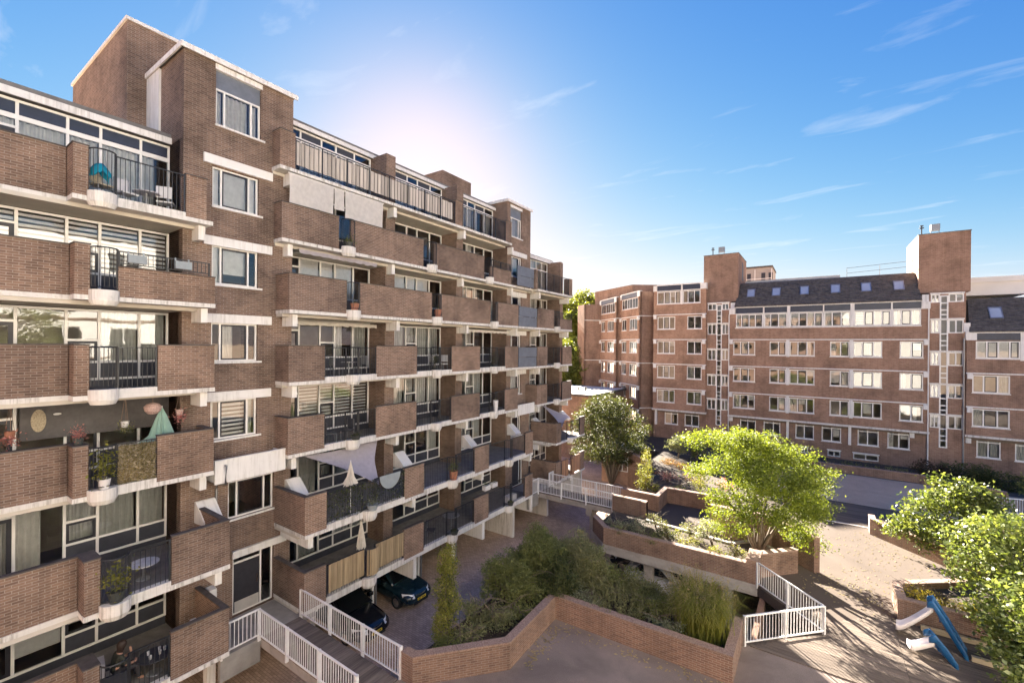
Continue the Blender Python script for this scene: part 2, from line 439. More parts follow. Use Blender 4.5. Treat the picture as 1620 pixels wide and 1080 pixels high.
class MB:
    def __init__(s): s.v = []; s.f = []
    def quad(s, a, b, c, d):
        n = len(s.v); s.v += [a, b, c, d]; s.f.append((n, n + 1, n + 2, n + 3)); return s
    def poly(s, pts):
        n = len(s.v); s.v += list(pts); s.f.append(tuple(range(n, n + len(pts)))); return s
    def box(s, x0, x1, y0, y1, z0, z1):
        x0, x1 = min(x0, x1), max(x0, x1); y0, y1 = min(y0, y1), max(y0, y1); z0, z1 = min(z0, z1), max(z0, z1)
        n = len(s.v)
        s.v += [(x0, y0, z0), (x1, y0, z0), (x1, y1, z0), (x0, y1, z0), (x0, y0, z1), (x1, y0, z1), (x1, y1, z1), (x0, y1, z1)]
        s.f += [(n, n + 3, n + 2, n + 1), (n + 4, n + 5, n + 6, n + 7), (n, n + 1, n + 5, n + 4), (n + 1, n + 2, n + 6, n + 5), (n + 2, n + 3, n + 7, n + 6), (n + 3, n, n + 4, n + 7)]
        return s
    def prism(s, poly, z0, z1):
        """poly: list of (x, y) counter-clockwise"""
        a = sum(poly[i][0] * poly[(i + 1) % len(poly)][1] - poly[(i + 1) % len(poly)][0] * poly[i][1] for i in range(len(poly)))
        if a < 0: poly = poly[::-1]
        n = len(s.v); k = len(poly)
        s.v += [(x, y, z0) for x, y in poly] + [(x, y, z1) for x, y in poly]
        s.f.append(tuple(n + i for i in reversed(range(k)))); s.f.append(tuple(n + k + i for i in range(k)))
        for i in range(k):
            j = (i + 1) % k; s.f.append((n + i, n + j, n + k + j, n + k + i))
        return s
    def wallseg(s, p, q, th, z0, z1):
        """upright wall whose left-hand face runs p->q, thickness th to the right"""
        p, q = Vector(p), Vector(q); d = (q - p).normalized(); nrm = Vector((d.y, -d.x)) * th
        return s.prism([tuple(p), tuple(q), tuple(q + nrm), tuple(p + nrm)], z0, z1)
    def frame_box(s, F, u0, u1, z0, z1, n0, n1):
        """box in a wall frame F=(O,U,N): u along the wall, n outwards"""
        O, U, N = F
        P = lambda u, z, n: (O[0] + U[0] * u + N[0] * n, O[1] + U[1] * u + N[1] * n, z)
        n = len(s.v)
        s.v += [P(u0, z0, n0), P(u1, z0, n0), P(u1, z0, n1), P(u0, z0, n1), P(u0, z1, n0), P(u1, z1, n0), P(u1, z1, n1), P(u0, z1, n1)]
        f = [(0, 3, 2, 1), (4, 5, 6, 7), (0, 1, 5, 4), (1, 2, 6, 5), (2, 3, 7, 6), (3, 0, 4, 7)]
        flip = (U[0] * N[1] - U[1] * N[0]) * (u1 - u0) * (n1 - n0) < 0
        s.f += [tuple(n + i for i in (reversed(q) if flip else q)) for q in f]
        return s
    def tube(s, pts, r, k=8, cap=True):
        pts = [Vector(p) for p in pts]; n0 = len(s.v)
        rs = r if isinstance(r, (list, tuple)) else [r] * len(pts)
        up = Vector((0, 0, 1))
        for i, p in enumerate(pts):
            d = (pts[min(i + 1, len(pts) - 1)] - pts[max(i - 1, 0)])
            if d.length < 1e-9: d = Vector((0, 0, 1))
            d.normalize()
            ref = Vector((1, 0, 0)) if abs(d.z) > 0.95 else up
            a = d.cross(ref).normalized(); b = d.cross(a).normalized()
            for j in range(k):
                t = 2 * math.pi * j / k
                s.v.append(tuple(p + (a * math.cos(t) + b * math.sin(t)) * rs[i]))
        for i in range(len(pts) - 1):
            for j in range(k):
                j2 = (j + 1) % k
                s.f.append((n0 + i * k + j, n0 + (i + 1) * k + j, n0 + (i + 1) * k + j2, n0 + i * k + j2))
        if cap:
            s.f.append(tuple(n0 + j for j in range(k)))
            e = n0 + (len(pts) - 1) * k
            s.f.append(tuple(e + j for j in reversed(range(k))))
        return s
    def lathe(s, c, prof, k=14, a0=0.0, a1=2 * math.pi):
        """prof: [(r, z)], around the upright through c"""
        n0 = len(s.v); full = abs(a1 - a0 - 2 * math.pi) < 1e-6; kk = k if full else k + 1
        for r, z in prof:
            for j in range(kk):
                t = a0 + (a1 - a0) * j / k
                s.v.append((c[0] + r * math.cos(t), c[1] + r * math.sin(t), c[2] + z))
        for i in range(len(prof) - 1):
            for j in range(k):
                j2 = (j + 1) % kk if full else j + 1
                s.f.append((n0 + i * kk + j, n0 + i * kk + j2, n0 + (i + 1) * kk + j2, n0 + (i + 1) * kk + j))
        return s
    def build(s, name, mat, parent=None, smooth=False):
        v = np.array(s.v, dtype=float)
        c = (v.min(0) + v.max(0)) / 2
        me = bpy.data.meshes.new(name)
        me.from_pydata((v - c).tolist(), [], s.f)
        me.materials.append(M[mat] if isinstance(mat, str) else mat)
        if smooth: me.polygons.foreach_set('use_smooth', [True] * len(me.polygons))
        return link(bpy.data.objects.new(name, me), c, parent)

BOXC = {}
def bx(name, x0, x1, y0, y1, z0, z1, mat, parent=None):
    """box part; alike boxes share their mesh"""
    x0, x1 = min(x0, x1), max(x0, x1); y0, y1 = min(y0, y1), max(y0, y1); z0, z1 = min(z0, z1), max(z0, z1)
    d = (round(x1 - x0, 4), round(y1 - y0, 4), round(z1 - z0, 4)); key = d + (mat,)
    if key not in BOXC:
        b = MB().box(-d[0] / 2, d[0] / 2, -d[1] / 2, d[1] / 2, -d[2] / 2, d[2] / 2)
        me = bpy.data.meshes.new(name); me.from_pydata(b.v, [], b.f); me.materials.append(M[mat]); BOXC[key] = me
    return link(bpy.data.objects.new(name, BOXC[key]), ((x0 + x1) / 2, (y0 + y1) / 2, (z0 + z1) / 2), parent)

RODC = {}
def rod(name, x, y, z0, z1, r, mat, parent, k=6):
    """upright round bar; alike bars share their mesh"""
    key = (round(z1 - z0, 4), r, mat, k)
    if key not in RODC:
        b = MB().tube([(0, 0, -(z1 - z0) / 2), (0, 0, (z1 - z0) / 2)], r, k)
        me = bpy.data.meshes.new(name); me.from_pydata(b.v, [], b.f); me.materials.append(M[mat]); RODC[key] = me
    return link(bpy.data.objects.new(name, RODC[key]), (x, y, (z0 + z1) / 2), parent)

def wall_open(F, u0, u1, z0, z1, opens, th, name, mat, parent):
    """wall with real openings: front and back skins, reveals round each opening, outer edges"""
    O, U, N = F
    P = lambda u, z, n: (O[0] + U[0] * u + N[0] * n, O[1] + U[1] * u + N[1] * n, z)
    us = sorted({u0, u1} | {min(max(o[i], u0), u1) for o in opens for i in (0, 1)})
    zs = sorted({z0, z1} | {min(max(o[i], z0), z1) for o in opens for i in (2, 3)})
    m = MB(); flip = (U[0] * N[1] - U[1] * N[0]) > 0
    def q(a, b, c, d): m.quad(*((d, c, b, a) if flip else (a, b, c, d)))
    for i in range(len(us) - 1):
        for j in range(len(zs) - 1):
            cu, cz = (us[i] + us[i + 1]) / 2, (zs[j] + zs[j + 1]) / 2
            if any(o[0] < cu < o[1] and o[2] < cz < o[3] for o in opens): continue
            a, b, c, d = us[i], us[i + 1], zs[j], zs[j + 1]
            q(P(a, c, 0), P(b, c, 0), P(b, d, 0), P(a, d, 0))
            q(P(b, c, -th), P(a, c, -th), P(a, d, -th), P(b, d, -th))
    for (a, b, c, d) in opens:
        q(P(a, c, 0), P(a, d, 0), P(a, d, -th), P(a, c, -th))
        q(P(b, d, 0), P(b, c, 0), P(b, c, -th), P(b, d, -th))
        q(P(a, d, 0), P(b, d, 0), P(b, d, -th), P(a, d, -th))
        if c > z0 + 1e-6: q(P(b, c, 0), P(a, c, 0), P(a, c, -th), P(b, c, -th))
    q(P(u0, z0, -th), P(u0, z0, 0), P(u0, z1, 0), P(u0, z1, -th)); q(P(u1, z0, 0), P(u1, z0, -th), P(u1, z1, -th), P(u1, z1, 0))
    q(P(u0, z1, 0), P(u1, z1, 0), P(u1, z1, -th), P(u0, z1, -th)); q(P(u1, z0, 0), P(u0, z0, 0), P(u0, z0, -th), P(u1, z0, -th))
    return m.build(name, mat, parent)

def pleats(F, u0, u1, z0, z1, n, amp=0.035, wave=0.16):
    m = MB(); O, U, N = F; k = max(4, int((u1 - u0) / wave * 4)); ph = rnd.random() * 6
    pts = []
    for i in range(k + 1):
        u = u0 + (u1 - u0) * i / k; nn = n + amp * math.sin(u / wave * 6.283 + ph + 0.7 * math.sin(u * 3.1))
        pts.append((O[0] + U[0] * u + N[0] * nn, O[1] + U[1] * u + N[1] * nn))
    for i in range(k):
        a, b = pts[i], pts[i + 1]; m.quad((*a, z0), (*b, z0), (*b, z1), (*a, z1))
    return m

def window(F, cols, z0, z1, parent, name='window', fw=0.06, dn=-0.10, fmat='frame_white', glass='glass', curtains=None, transoms=None, outer=True, sub=None):
    """cols: u positions of the bars; transoms: {col: [z...]}; curtains: {col: kind}; sub: {col: (z0, z1)} dark opening sash.
    One frame mesh, each pane and curtain a child of it."""
    m = MB(); n0, n1 = dn - 0.05, dn + 0.03
    transoms = transoms or {}; curtains = curtains or {}; sub = sub or {}
    for u in cols: m.frame_box(F, u - fw / 2, u + fw / 2, z0, z1, n0, n1)
    for i in range(len(cols) - 1):
        a, b = cols[i] + fw / 2, cols[i + 1] - fw / 2
        if outer:
            m.frame_box(F, a, b, z0, z0 + fw, n0, n1); m.frame_box(F, a, b, z1 - fw, z1, n0, n1)
        for t in transoms.get(i, []): m.frame_box(F, a, b, t - fw / 2, t + fw / 2, n0 + 0.006, n1 - 0.006)
    w = m.build(name, fmat, parent)
    e = fw if outer else 0.0
    for i in range(len(cols) - 1):
        a, b = cols[i] + fw / 2 + 0.002, cols[i + 1] - fw / 2 - 0.002
        cuts = [z0 + e] + sorted(transoms.get(i, [])) + [z1 - e]
        for j in range(len(cuts) - 1):
            c = cuts[j] + (fw / 2 if j else 0) + 0.002; d = cuts[j + 1] - (fw / 2 if j < len(cuts) - 2 else 0) - 0.002
            kind = curtains.get((i, j), None)
            if kind == 'panel':
                MB().frame_box(F, a, b, c, d, dn - 0.03, dn).build('infill_panel', 'dark_panel', w); continue
            if kind == 'navy':
                MB().frame_box(F, a, b, c, d, dn - 0.03, dn).build('infill_panel', 'navy_panel', w); continue
            if (i, j) in sub:
                s = MB(); t = sub[(i, j)]
                s.frame_box(F, a, a + t, c, d, dn - 0.035, dn + 0.015); s.frame_box(F, b - t, b, c, d, dn - 0.035, dn + 0.015)
                s.frame_box(F, a + t, b - t, c, c + t, dn - 0.035, dn + 0.015); s.frame_box(F, a + t, b - t, d - t, d, dn - 0.035, dn + 0.015)
                s.build('sash', 'dark_frame', w)
                pa, pb, pc, pd = a + t + 0.002, b - t - 0.002, c + t + 0.002, d - t - 0.002
            else: pa, pb, pc, pd = a, b, c, d
            g = MB(); O, U, N = F
            P = lambda u, z: (O[0] + U[0] * u + N[0] * (dn - 0.01), O[1] + U[1] * u + N[1] * (dn - 0.01), z)
            if U[0] * N[1] - U[1] * N[0] < 0: g.quad(P(pa, pc), P(pb, pc), P(pb, pd), P(pa, pd))
            else: g.quad(P(pb, pc), P(pa, pc), P(pa, pd), P(pb, pd))
            g.build('pane', glass, w)
        kind = curtains.get(i)
        if kind == 'sheer': pleats(F, a, b, z0 + 0.03, z1 - 0.03, dn - 0.20).build('curtain', 'curtain', w, True)
        elif kind == 'grey': pleats(F, a, b, z0 + 0.03, z1 - 0.03, dn - 0.20).build('curtain', 'curtain_grey', w, True)
        elif kind == 'half': pleats(F, a, a + (b - a) * 0.55, z0 + 0.03, z1 - 0.03, dn - 0.20).build('curtain', 'curtain', w, True)
        elif kind == 'roller':
            MB().frame_box(F, a, b, z0 + (z1 - z0) * rnd.uniform(0.15, 0.6), z1 - 0.03, dn - 0.13, dn - 0.125).build('roller_blind', 'blind_white', w)
        elif kind == 'full':
            MB().frame_box(F, a, b, z0 + 0.08, z1 - 0.03, dn - 0.13, dn - 0.125).build('roller_blind', 'blind_white', w)
        elif kind == 'slats':
            s = MB(); z = z0 + 0.1
            while z < z1 - 0.1:
                s.frame_box(F, a, b, z, z + 0.085, dn - 0.14, dn - 0.135); z += 0.15
            s.build('slat_blind', 'blind_white', w)
    return w

def leaves_mesh(name, mat, centers, sizes, parent=None, aspect=0.5, up_bias=0.3, fold=True, droop=0.0):
    """many small leaf faces, four corners each with a bent midrib"""
    n = len(centers); c = np.asarray(centers); sz = np.asarray(sizes).reshape(-1, 1)
    d = rng.normal(size=(n, 3)); d[:, 2] = d[:, 2] * 0.6 - droop
    d /= np.linalg.norm(d, axis=1, keepdims=True)
    nn = rng.normal(size=(n, 3)); nn[:, 2] = np.abs(nn[:, 2]) + up_bias
    s = np.cross(d, nn); s /= (np.linalg.norm(s, axis=1, keepdims=True) + 1e-9)
    nr = np.cross(s, d)
    a = c - d * sz * 0.5; b = c + d * sz * 0.5
    l = c + s * sz * aspect * 0.5 + nr * sz * 0.10; r = c - s * sz * aspect * 0.5 + nr * sz * 0.10
    v = np.empty((n * 4, 3)); v[0::4] = a; v[1::4] = r; v[2::4] = b; v[3::4] = l
    return raw_quads(name, mat, v, parent)

def raw_quads(name, mat, v, parent=None, smooth=False):
    n = len(v) // 4
    ctr = (v.min(0) + v.max(0)) / 2
    me = bpy.data.meshes.new(name)
    me.vertices.add(n * 4); me.vertices.foreach_set('co', (v - ctr).ravel())
    me.loops.add(n * 4); me.loops.foreach_set('vertex_index', np.arange(n * 4, dtype=np.int32))
    me.polygons.add(n); me.polygons.foreach_set('loop_start', np.arange(0, n * 4, 4, dtype=np.int32))
    me.polygons.foreach_set('loop_total', np.full(n, 4, dtype=np.int32))
    me.update(calc_edges=True); me.materials.append(M[mat])
    return link(bpy.data.objects.new(name, me), ctr, parent)

def clump_points(c, rad, n_cl, per, r_cl, shell=0.55, zmin=None, flat=1.0):
    """leaf positions in clumps spread through an ellipsoid's outer volume"""
    c = np.array(c, float); rad = np.array(rad, float)
    d = rng.normal(size=(n_cl, 3)); d /= np.linalg.norm(d, axis=1, keepdims=True)
    rr = shell + (1 - shell) * rng.random((n_cl, 1)) ** 0.6
    k = c + d * rad * rr
    if zmin is not None: k[:, 2] = np.maximum(k[:, 2], zmin + rng.random(n_cl) * 0.15)
    q = np.repeat(k, per, 0) + rng.normal(size=(n_cl * per, 3)) * r_cl * np.array([1, 1, flat])
    return q

def blades(name, mat, base, n, h, spread, parent=None, w=0.018, arch=0.9):
    """arching grass blades in three segments"""
    base = np.array(base, float)
    p0 = base + np.column_stack([rng.normal(size=n) * spread * 0.35, rng.normal(size=n) * spread * 0.35, np.zeros(n)])
    az = rng.random(n) * 2 * np.pi; L = h * (0.55 + 0.5 * rng.random(n)); out = np.column_stack([np.cos(az), np.sin(az), np.zeros(n)])
    sd = np.column_stack([-np.sin(az), np.cos(az), np.zeros(n)]) * (w / 2)
    ks = [0, 0.4, 0.75, 1.0]; hs = [0, 0.55, 0.80, 0.72]; os_ = [0, 0.14, 0.42, 0.75]
    pts = [p0 + out * (L * o * arch * (0.5 + 0.7 * rng.random(n)))[:, None] * 0 + out * (L * o * arch)[:, None] + np.array([0, 0, 1]) * (L * hh)[:, None] for hh, o in zip(hs, os_)]
    v = []
    wd = [1, 0.9, 0.6, 0.15]
    allv = np.empty((n * 3 * 4, 3))
    for k in range(3):
        blk = np.empty((n, 4, 3))
        blk[:, 0] = pts[k] - sd * wd[k]; blk[:, 1] = pts[k] + sd * wd[k]; blk[:, 2] = pts[k + 1] + sd * wd[k + 1]; blk[:, 3] = pts[k + 1] - sd * wd[k + 1]
        allv[k * n * 4:(k + 1) * n * 4] = blk.reshape(-1, 3)
    return raw_quads(name, mat, allv, parent)

# ------------------------------------------------------------------ the setting: ground, deck, lane
DZ = 2.4
g = MB().quad((-2500, -2500, 0), (2500, -2500, 0), (2500, 2500, 0), (-2500, 2500, 0)).build('ground', 'paving_far')
structure(g)
lane = MB().quad((-23, -20, 0.004), (24, -20, 0.004), (24, 60, 0.004), (-23, 60, 0.004)).build('parking_lane', 'lane_brick')
structure(lane)
d1 = MB().prism([(-10.3, -16), (24, -16), (24, 17.0), (-10.3, 17.0)], 2.0, DZ).build('near_courtyard_deck', 'asphalt_grey'); structure(d1)
d2 = MB().prism([(-2.0, 17.004), (24, 17.004), (24, 21.5), (-2.05, 21.5), (0.27, 19.2)], 2.0, DZ).build('crossing_deck', 'asphalt_sand'); structure(d2)
d3 = MB().prism([(-10.1, 22.7), (-8.95, 21.504), (24, 21.504), (24, 46), (-10.1, 46)], 2.0, DZ).build('far_courtyard_deck', 'asphalt_sand'); structure(d3)
# grey paved terrace on the far part of the deck
pv = MB().prism([(-3, 36.4), (24, 36.4), (24, 44.6), (-3, 44.6)], DZ - 0.05, DZ + 0.004).build('far_terrace', 'paving_far'); structure(pv)
# edge beams of the decks
structure(MB().prism([(-10.15, 22.62), (-9.0, 21.42), (-2.0, 21.42), (-2.0, 21.5), (-8.95, 21.5), (-10.1, 22.66)], 1.95, 2.42).build('deck_edge_beam', 'concrete'))
structure(MB().box(-10.36, -10.302, 9.2, 17.0, 1.9, 2.6).build('deck_kerb', 'concrete'))
structure(MB().box(-10.302, -2.0, 17.002, 17.06, 1.9, 2.6).build('deck_kerb', 'concrete'))
# brick retaining wall that closes the space under the far deck and the parking under it
structure(MB().box(-9.9, 24, 27.5, 27.8, 0, 2.0).build('retaining_wall', 'brick_wall'))
structure(MB().box(-10.098, -9.9, 28.2, 46, 0, 2.0).build('retaining_wall', 'brick_wall'))
structure(MB().box(-10.29, 24, 9.0, 9.25, 0, 2.0).build('retaining_wall', 'brick_wall'))
structure(MB().box(-1.9, -1.7, 17.1, 21.4, 0, 2.0).build('retaining_wall', 'brick_wall'))

# ------------------------------------------------------------------ left apartment building
LB = thing('apartment_building', 'seven storey brown brick apartment building with stacked balconies on the left', 'building', (-20, 15, 0))
FL = [2.6, 5.4, 8.2, 11.0, 13.8, 16.6, 19.4]
def frame_x(X): return ((X, 0.0), (0.0, 1.0), (1.0, 0.0))

def slab(poly, F, name='balcony_slab'):
    MB().prism(poly, F - 0.135, F).build(name, 'white_concrete', LB)
    ys = [p[1] for p in poly]; xm = max(p[0] for p in poly)
    MB().prism([((x - 0.16 if x > -17.65 else x + 0.002), y) for x, y in poly], F + 0.001, F + 0.012).build('floor_finish', 'balcony_floor', LB)
    MB().box(-18.95, max(p[0] for p in poly) - 0.55, min(ys) + 0.02, max(ys) - 0.02, F - 0.25, F - 0.137).build('soffit', 'cream_soffit', LB)

def parapet(xf, y0, y1, F, h=1.4, th=0.14):
    """brick balcony wall facing the court with its dark coping"""
    bx('balcony_wall', xf - th, xf - 0.015, y0, y1, F, F + h, 'brick', LB)
    bx('coping', xf - th - 0.025, xf + 0.012, y0 - 0.01, y1 + 0.01, F + h, F + h + 0.035, 'coping', LB)

def parapet_side(y, x0, x1, F, h=1.4, th=0.14):
    bx('balcony_wall', x0, x1, y, y + th, F, F + h, 'brick', LB)
    bx('coping', x0, x1, y - 0.02, y + th + 0.02, F + h, F + h + 0.033, 'coping', LB)

def balcony_rail(xf, y0, y1, F, z0=0.1, h=1.35, step=0.115, mat='rail_black', parent=None, posts=True):
    m = MB(); x = xf - 0.05
    m.box(x - 0.022, x + 0.022, y0, y1, F + h - 0.03, F + h); m.box(x - 0.014, x + 0.014, y0, y1, F + z0, F + z0 + 0.025)
    if posts:
        n = max(1, round((y1 - y0) / 1.25))
        for i in range(n + 1):
            y = y0 + (y1 - y0) * i / n; y = min(max(y, y0 + 0.02), y1 - 0.02)
            m.box(x - 0.02, x + 0.02, y - 0.02, y + 0.02, F + min(z0, 0.0) - (0.1 if z0 < 0.5 else 0), F + h - 0.031)
    r = m.build('railing', mat, parent or LB)
    n = int((y1 - y0) / step)
    for i in range(1, n):
        rod('baluster', x, y0 + (y1 - y0) * i / n, F + z0 + 0.026, F + h - 0.031, 0.009, mat, r, 5)
    return r

def round_bay(xf, yc, F, r=0.32, rail=True, h=1.35):
    """small half-round bay: white corbel and its bowed railing"""
    m = MB()
    m.lathe((xf - 0.02, yc, 0), [(0.0, F - 0.27), (r * 0.86, F - 0.27), (r + 0.015, F - 0.14), (r + 0.015, F + 0.16), (0.0, F + 0.16)], 12, -math.pi / 2, math.pi / 2)
    m.build('corbel', 'white_concrete', LB, False)
    if rail:
        q = MB(); N = 9
        arc = [(xf - 0.04 + r * 0.93 * math.cos(t), yc + r * 0.93 * math.sin(t)) for t in [(-math.pi / 2 + math.pi * i / N) for i in range(N + 1)]]
        q.tube([(x, y, F + h) for x, y in arc], 0.022, 6); q.tube([(x, y, F + 0.24) for x, y in arc], 0.014, 6)
        for s in (0, -1): q.tube([(arc[s][0], arc[s][1], F + 0.16), (arc[s][0], arc[s][1], F + h)], 0.02, 6)
        rr = q.build('bay_railing', 'rail_black', LB)
        for x, y in arc[1:-1]: rod('baluster', x, y, F + 0.25, F + h - 0.02, 0.009, 'rail_black', rr, 5)

def beam_end(y0, F, xf):
    bx('beam_end', -17.7, xf - 0.22, y0, y0 + 0.2, F - 0.63, F - 0.155, 'white_paint', LB)

# body: back wall, interior floors, roofs
bx('back_wall', -23.3, -23.0, -3, 33.1, 0, 19.55, 'brick', LB)
bx('back_wall', -23.3, -23.0, 6.05, 25.2, 19.55, 22.0, 'brick', LB)
for i, F in enumerate(FL[:6]):
    bx('floor_slab', -23.0, -18.952, -3, 33.0, F - 0.25, F, 'room_floor', LB)
bx('floor_slab', -23.0, -18.952, 6.3, 27.9, FL[6] - 0.25, FL[6], 'room_floor', LB)
for y0, y1, zt in ((-3.2, -3.0, 19.5), (0.2, 0.4, 19.5), (14.62, 15.2, 22.0), (19.87, 20.45, 22.0), (27.6, 28.1, 19.5), (32.85, 33.1, 19.5)):
    bx('party_wall', -23.0, -17.703, y0, y1, 2.35, zt, 'brick', LB)
for F in FL[:6]:
    bx('room_back_wall', -21.6, -21.5, -3, 33.0, F + 0.001, F + 2.54, 'room', LB)
bx('room_back_wall', -21.6, -21.5, 6.3, 25.0, FL[6] + 0.001, 21.9, 'room', LB)
# main roofs
m = MB(); m.box(-23.3, -18.72, -3.2, 6.04, 19.46, 19.78); m.build('roof', 'roof_felt', LB)
bx('roof_fascia', -18.72, -18.66, -3.2, 6.04, 19.42, 19.63, 'white_paint', LB)
m = MB(); m.box(-23.3, -18.75, 9.86, 25.09, 21.98, 22.26); m.build('roof', 'roof_felt', LB)
bx('roof_fascia', -18.75, -18.69, 9.86, 25.09, 21.95, 22.13, 'white_paint', LB)
m = MB(); m.box(-23.3, -18.72, 28.11, 33.3, 19.46, 19.75); m.build('roof', 'roof_felt', LB)
bx('roof_fascia', -18.72, -18.66, 28.11, 33.3, 19.42, 19.68, 'white_paint', LB)

def tower(Y0, Y1, opens_w, door):
    """stair-tower front with its windows, lintels, sills; returns nothing"""
    F0 = frame_x(-17.7)
    opens = [(a, b, z0, z1) for a, b, z0, z1, k in opens_w] + ([door] if door else [])
    wall_open(F0, Y0, Y1, 2.36, 22.5, opens, 0.3, 'wall', 'brick', LB)
    bx('wall', -23.0, -18.002, Y0, Y0 + 0.24, 2.36, 22.5, 'brick', LB)
    bx('wall', -23.0, -18.002, Y1 - 0.24, Y1, 2.36, 22.5, 'brick', LB)
    bx('wall', -23.3, -23.001, Y0, Y1, 19.6, 22.5, 'brick', LB)
    m = MB(); m.box(-23.5, -17.62, Y0 - 0.08, Y1 + 0.08, 22.5, 22.58); m.build('roof', 'roof_felt', LB)
    m = MB(); m.box(-17.62, -17.57, Y0 - 0.13, Y1 + 0.13, 22.44, 22.62); m.box(-23.5, -17.62, Y0 - 0.13, Y0 - 0.08, 22.44, 22.62); m.build('roof_trim', 'white_paint', LB)
    for a, b, z0, z1, k in opens_w:
        w = b - a
        cs = [a + 0.035, a + w * 0.20, a + w * 0.79, b - 0.035]
        if k == 'top':
            window(F0, cs, z0, z1 - 0.75, LB, curtains={0: 'sheer', 1: 'sheer', 2: 'sheer'}, dn=-0.12)
            MB().frame_box(F0, a, b, z1 - 0.75, z1 - 0.12, -0.16, -0.10).build('infill_panel', 'grey_panel', LB)
            MB().frame_box(F0, a - 0.02, b + 0.04, z1 - 0.118, z1 + 0.07, -0.2, 0.03).build('lintel', 'white_paint', LB)
        else:
            window(F0, cs, z0, z1, LB, curtains=k, dn=-0.12, sub={(1, 0): 0.05})
        MB().frame_box(F0, a - 0.02, b + 0.14, z0 - 0.07, z0 - 0.002, -0.15, 0.05).build('sill', 'white_paint', LB)

cur = [{0: 'full', 1: 'full', 2: 'full'}, {0: 'full', 1: 'roller'}, {1: 'half'}, {0: 'half', 1: 'slats', 2: 'grey'}]
tower(6.05, 9.85, [(6.93, 8.52, 17.38, 18.78, cur[0]), (6.93, 8.52, 14.60, 15.98, cur[1]), (6.93, 8.52, 11.82, 13.22, cur[2]), (6.93, 8.52, 9.02, 10.42, cur[3]),
                   (7.02, 8.58, 20.30, 22.36, 'top'), (7.52, 9.18, 6.02, 7.40, {})], (7.70, 9.20, 2.36, 4.55))
for zt in (19.14, 16.27, 13.53, 10.74):
    bx('lintel', -17.7, -17.60, 6.64, 9.0, zt - 0.32, zt, 'white_paint', LB)
bx('lintel', -17.7, -17.60, 7.66, 9.66, 4.555, 4.82, 'white_paint', LB)
# white canopy box with its gutter, and downpipe
m = MB(); m.box(-16.98, -16.90, 6.77, 9.21, 7.64, 8.42); m.box(-17.7, -16.98, 6.77, 6.85, 7.7, 8.36); m.box(-17.7, -16.98, 9.13, 9.21, 7.7, 8.36)
m.box(-16.982, -16.87, 6.75, 9.23, 8.42, 8.46); m.build('canopy', 'white_paint', LB)
bx('canopy_roof', -17.7, -16.982, 6.85, 9.13, 8.05, 8.12, 'roof_felt', LB)
MB().tube([(-16.86, 7.08, 8.25), (-16.80, 7.08, 8.25), (-16.84, 7.08, 7.6), (-17.55, 7.1, 7.5), (-17.60, 7.1, 7.3), (-17.60, 7.1, 4.9)], 0.035, 8).build('downpipe', 'steel_grey', LB, True)
# side of the tower above the lower roof: white boarded panel
bx('side_panel', -23.5, -19.75, 5.98, 6.049, 19.78, 22.44, 'white_paint', LB)
m = MB(); m.tube([(-23.62, 5.96, 19.7), (-23.62, 5.96, 22.3), (-23.75, 5.9, 22.5)], 0.04, 6); m.build('downpipe', 'steel_grey', LB)
# stair core rising behind
m = MB(); m.box(-28.6, -21.0, 5.4, 9.8, 19.0, 24.42); m.build('stair_core', 'brick', LB)
m = MB(); m.box(-28.66, -21.0, 5.34, 5.40, 24.36, 24.48); m.box(-20.998, -20.94, 5.34, 9.86, 24.36, 24.48); m.box(-28.6, -21.0, 5.402, 9.8, 24.421, 24.45); m.build('roof_trim', 'white_paint', LB)
m = MB(); m.box(-27, -21.0, 22.1, 25.1, 21.0, 24.35); m.build('stair_core', 'brick', LB)
# entrance door in the tower
F0 = frame_x(-17.7)
w = window(F0, [7.74, 8.74, 9.16], 2.40, 4.54, LB, name='door_frame', dn=-0.12, curtains={(0, 0): 'panel'}, transoms={0: [4.30]})
m = MB(); m.frame_box(F0, 7.79, 8.70, 2.42, 4.26, -0.13, -0.095); dl = m.build('door', 'dark_frame', LB)
MB().frame_box(F0, 7.81, 8.68, 2.46, 2.86, -0.094, -0.088).build('kick_plate', 'steel_plate', dl)
MB().frame_box(F0, 8.58, 8.62, 3.3, 3.62, -0.094, -0.06).build('handle', 'chrome', dl)

# second tower at the far end
cur2 = [{1: 'full'}, {}, {0: 'sheer'}, {1: 'full'}]
tower(25.1, 28.1, [(25.6, 26.95, 17.38, 18.78, cur2[0]), (25.6, 26.95, 14.60, 15.98, cur2[1]), (25.6, 26.95, 11.82, 13.22, cur2[2]), (25.6, 26.95, 9.02, 10.42, cur2[3]),
                   (25.46, 26.9, 20.16, 22.28, 'top'), (25.7, 27.0, 6.02, 7.40, {})], (25.9, 27.3, 2.36, 4.55))
for zt in (19.14, 16.27, 13.53, 10.74): bx('lintel', -17.7, -17.60, 25.2, 27.5, zt - 0.32, zt, 'white_paint', LB)
w = window(F0, [25.94, 26.9, 27.26], 2.40, 4.54, LB, name='door_frame', dn=-0.12, curtains={(0, 0): 'panel'}, transoms={0: [4.30]})
m = MB(); m.frame_box(F0, 25.99, 26.86, 2.42, 4.26, -0.13, -0.095); m.build('door', 'dark_frame', LB)
m = MB(); m.box(-16.98, -16.90, 25.42, 27.57, 7.66, 8.38); m.box(-17.7, -16.98, 25.42, 25.5, 7.7, 8.3); m.build('canopy', 'white_paint', LB)
bx('canopy_roof', -17.7, -16.982, 25.5, 27.5, 8.05, 8.12, 'roof_felt', LB)

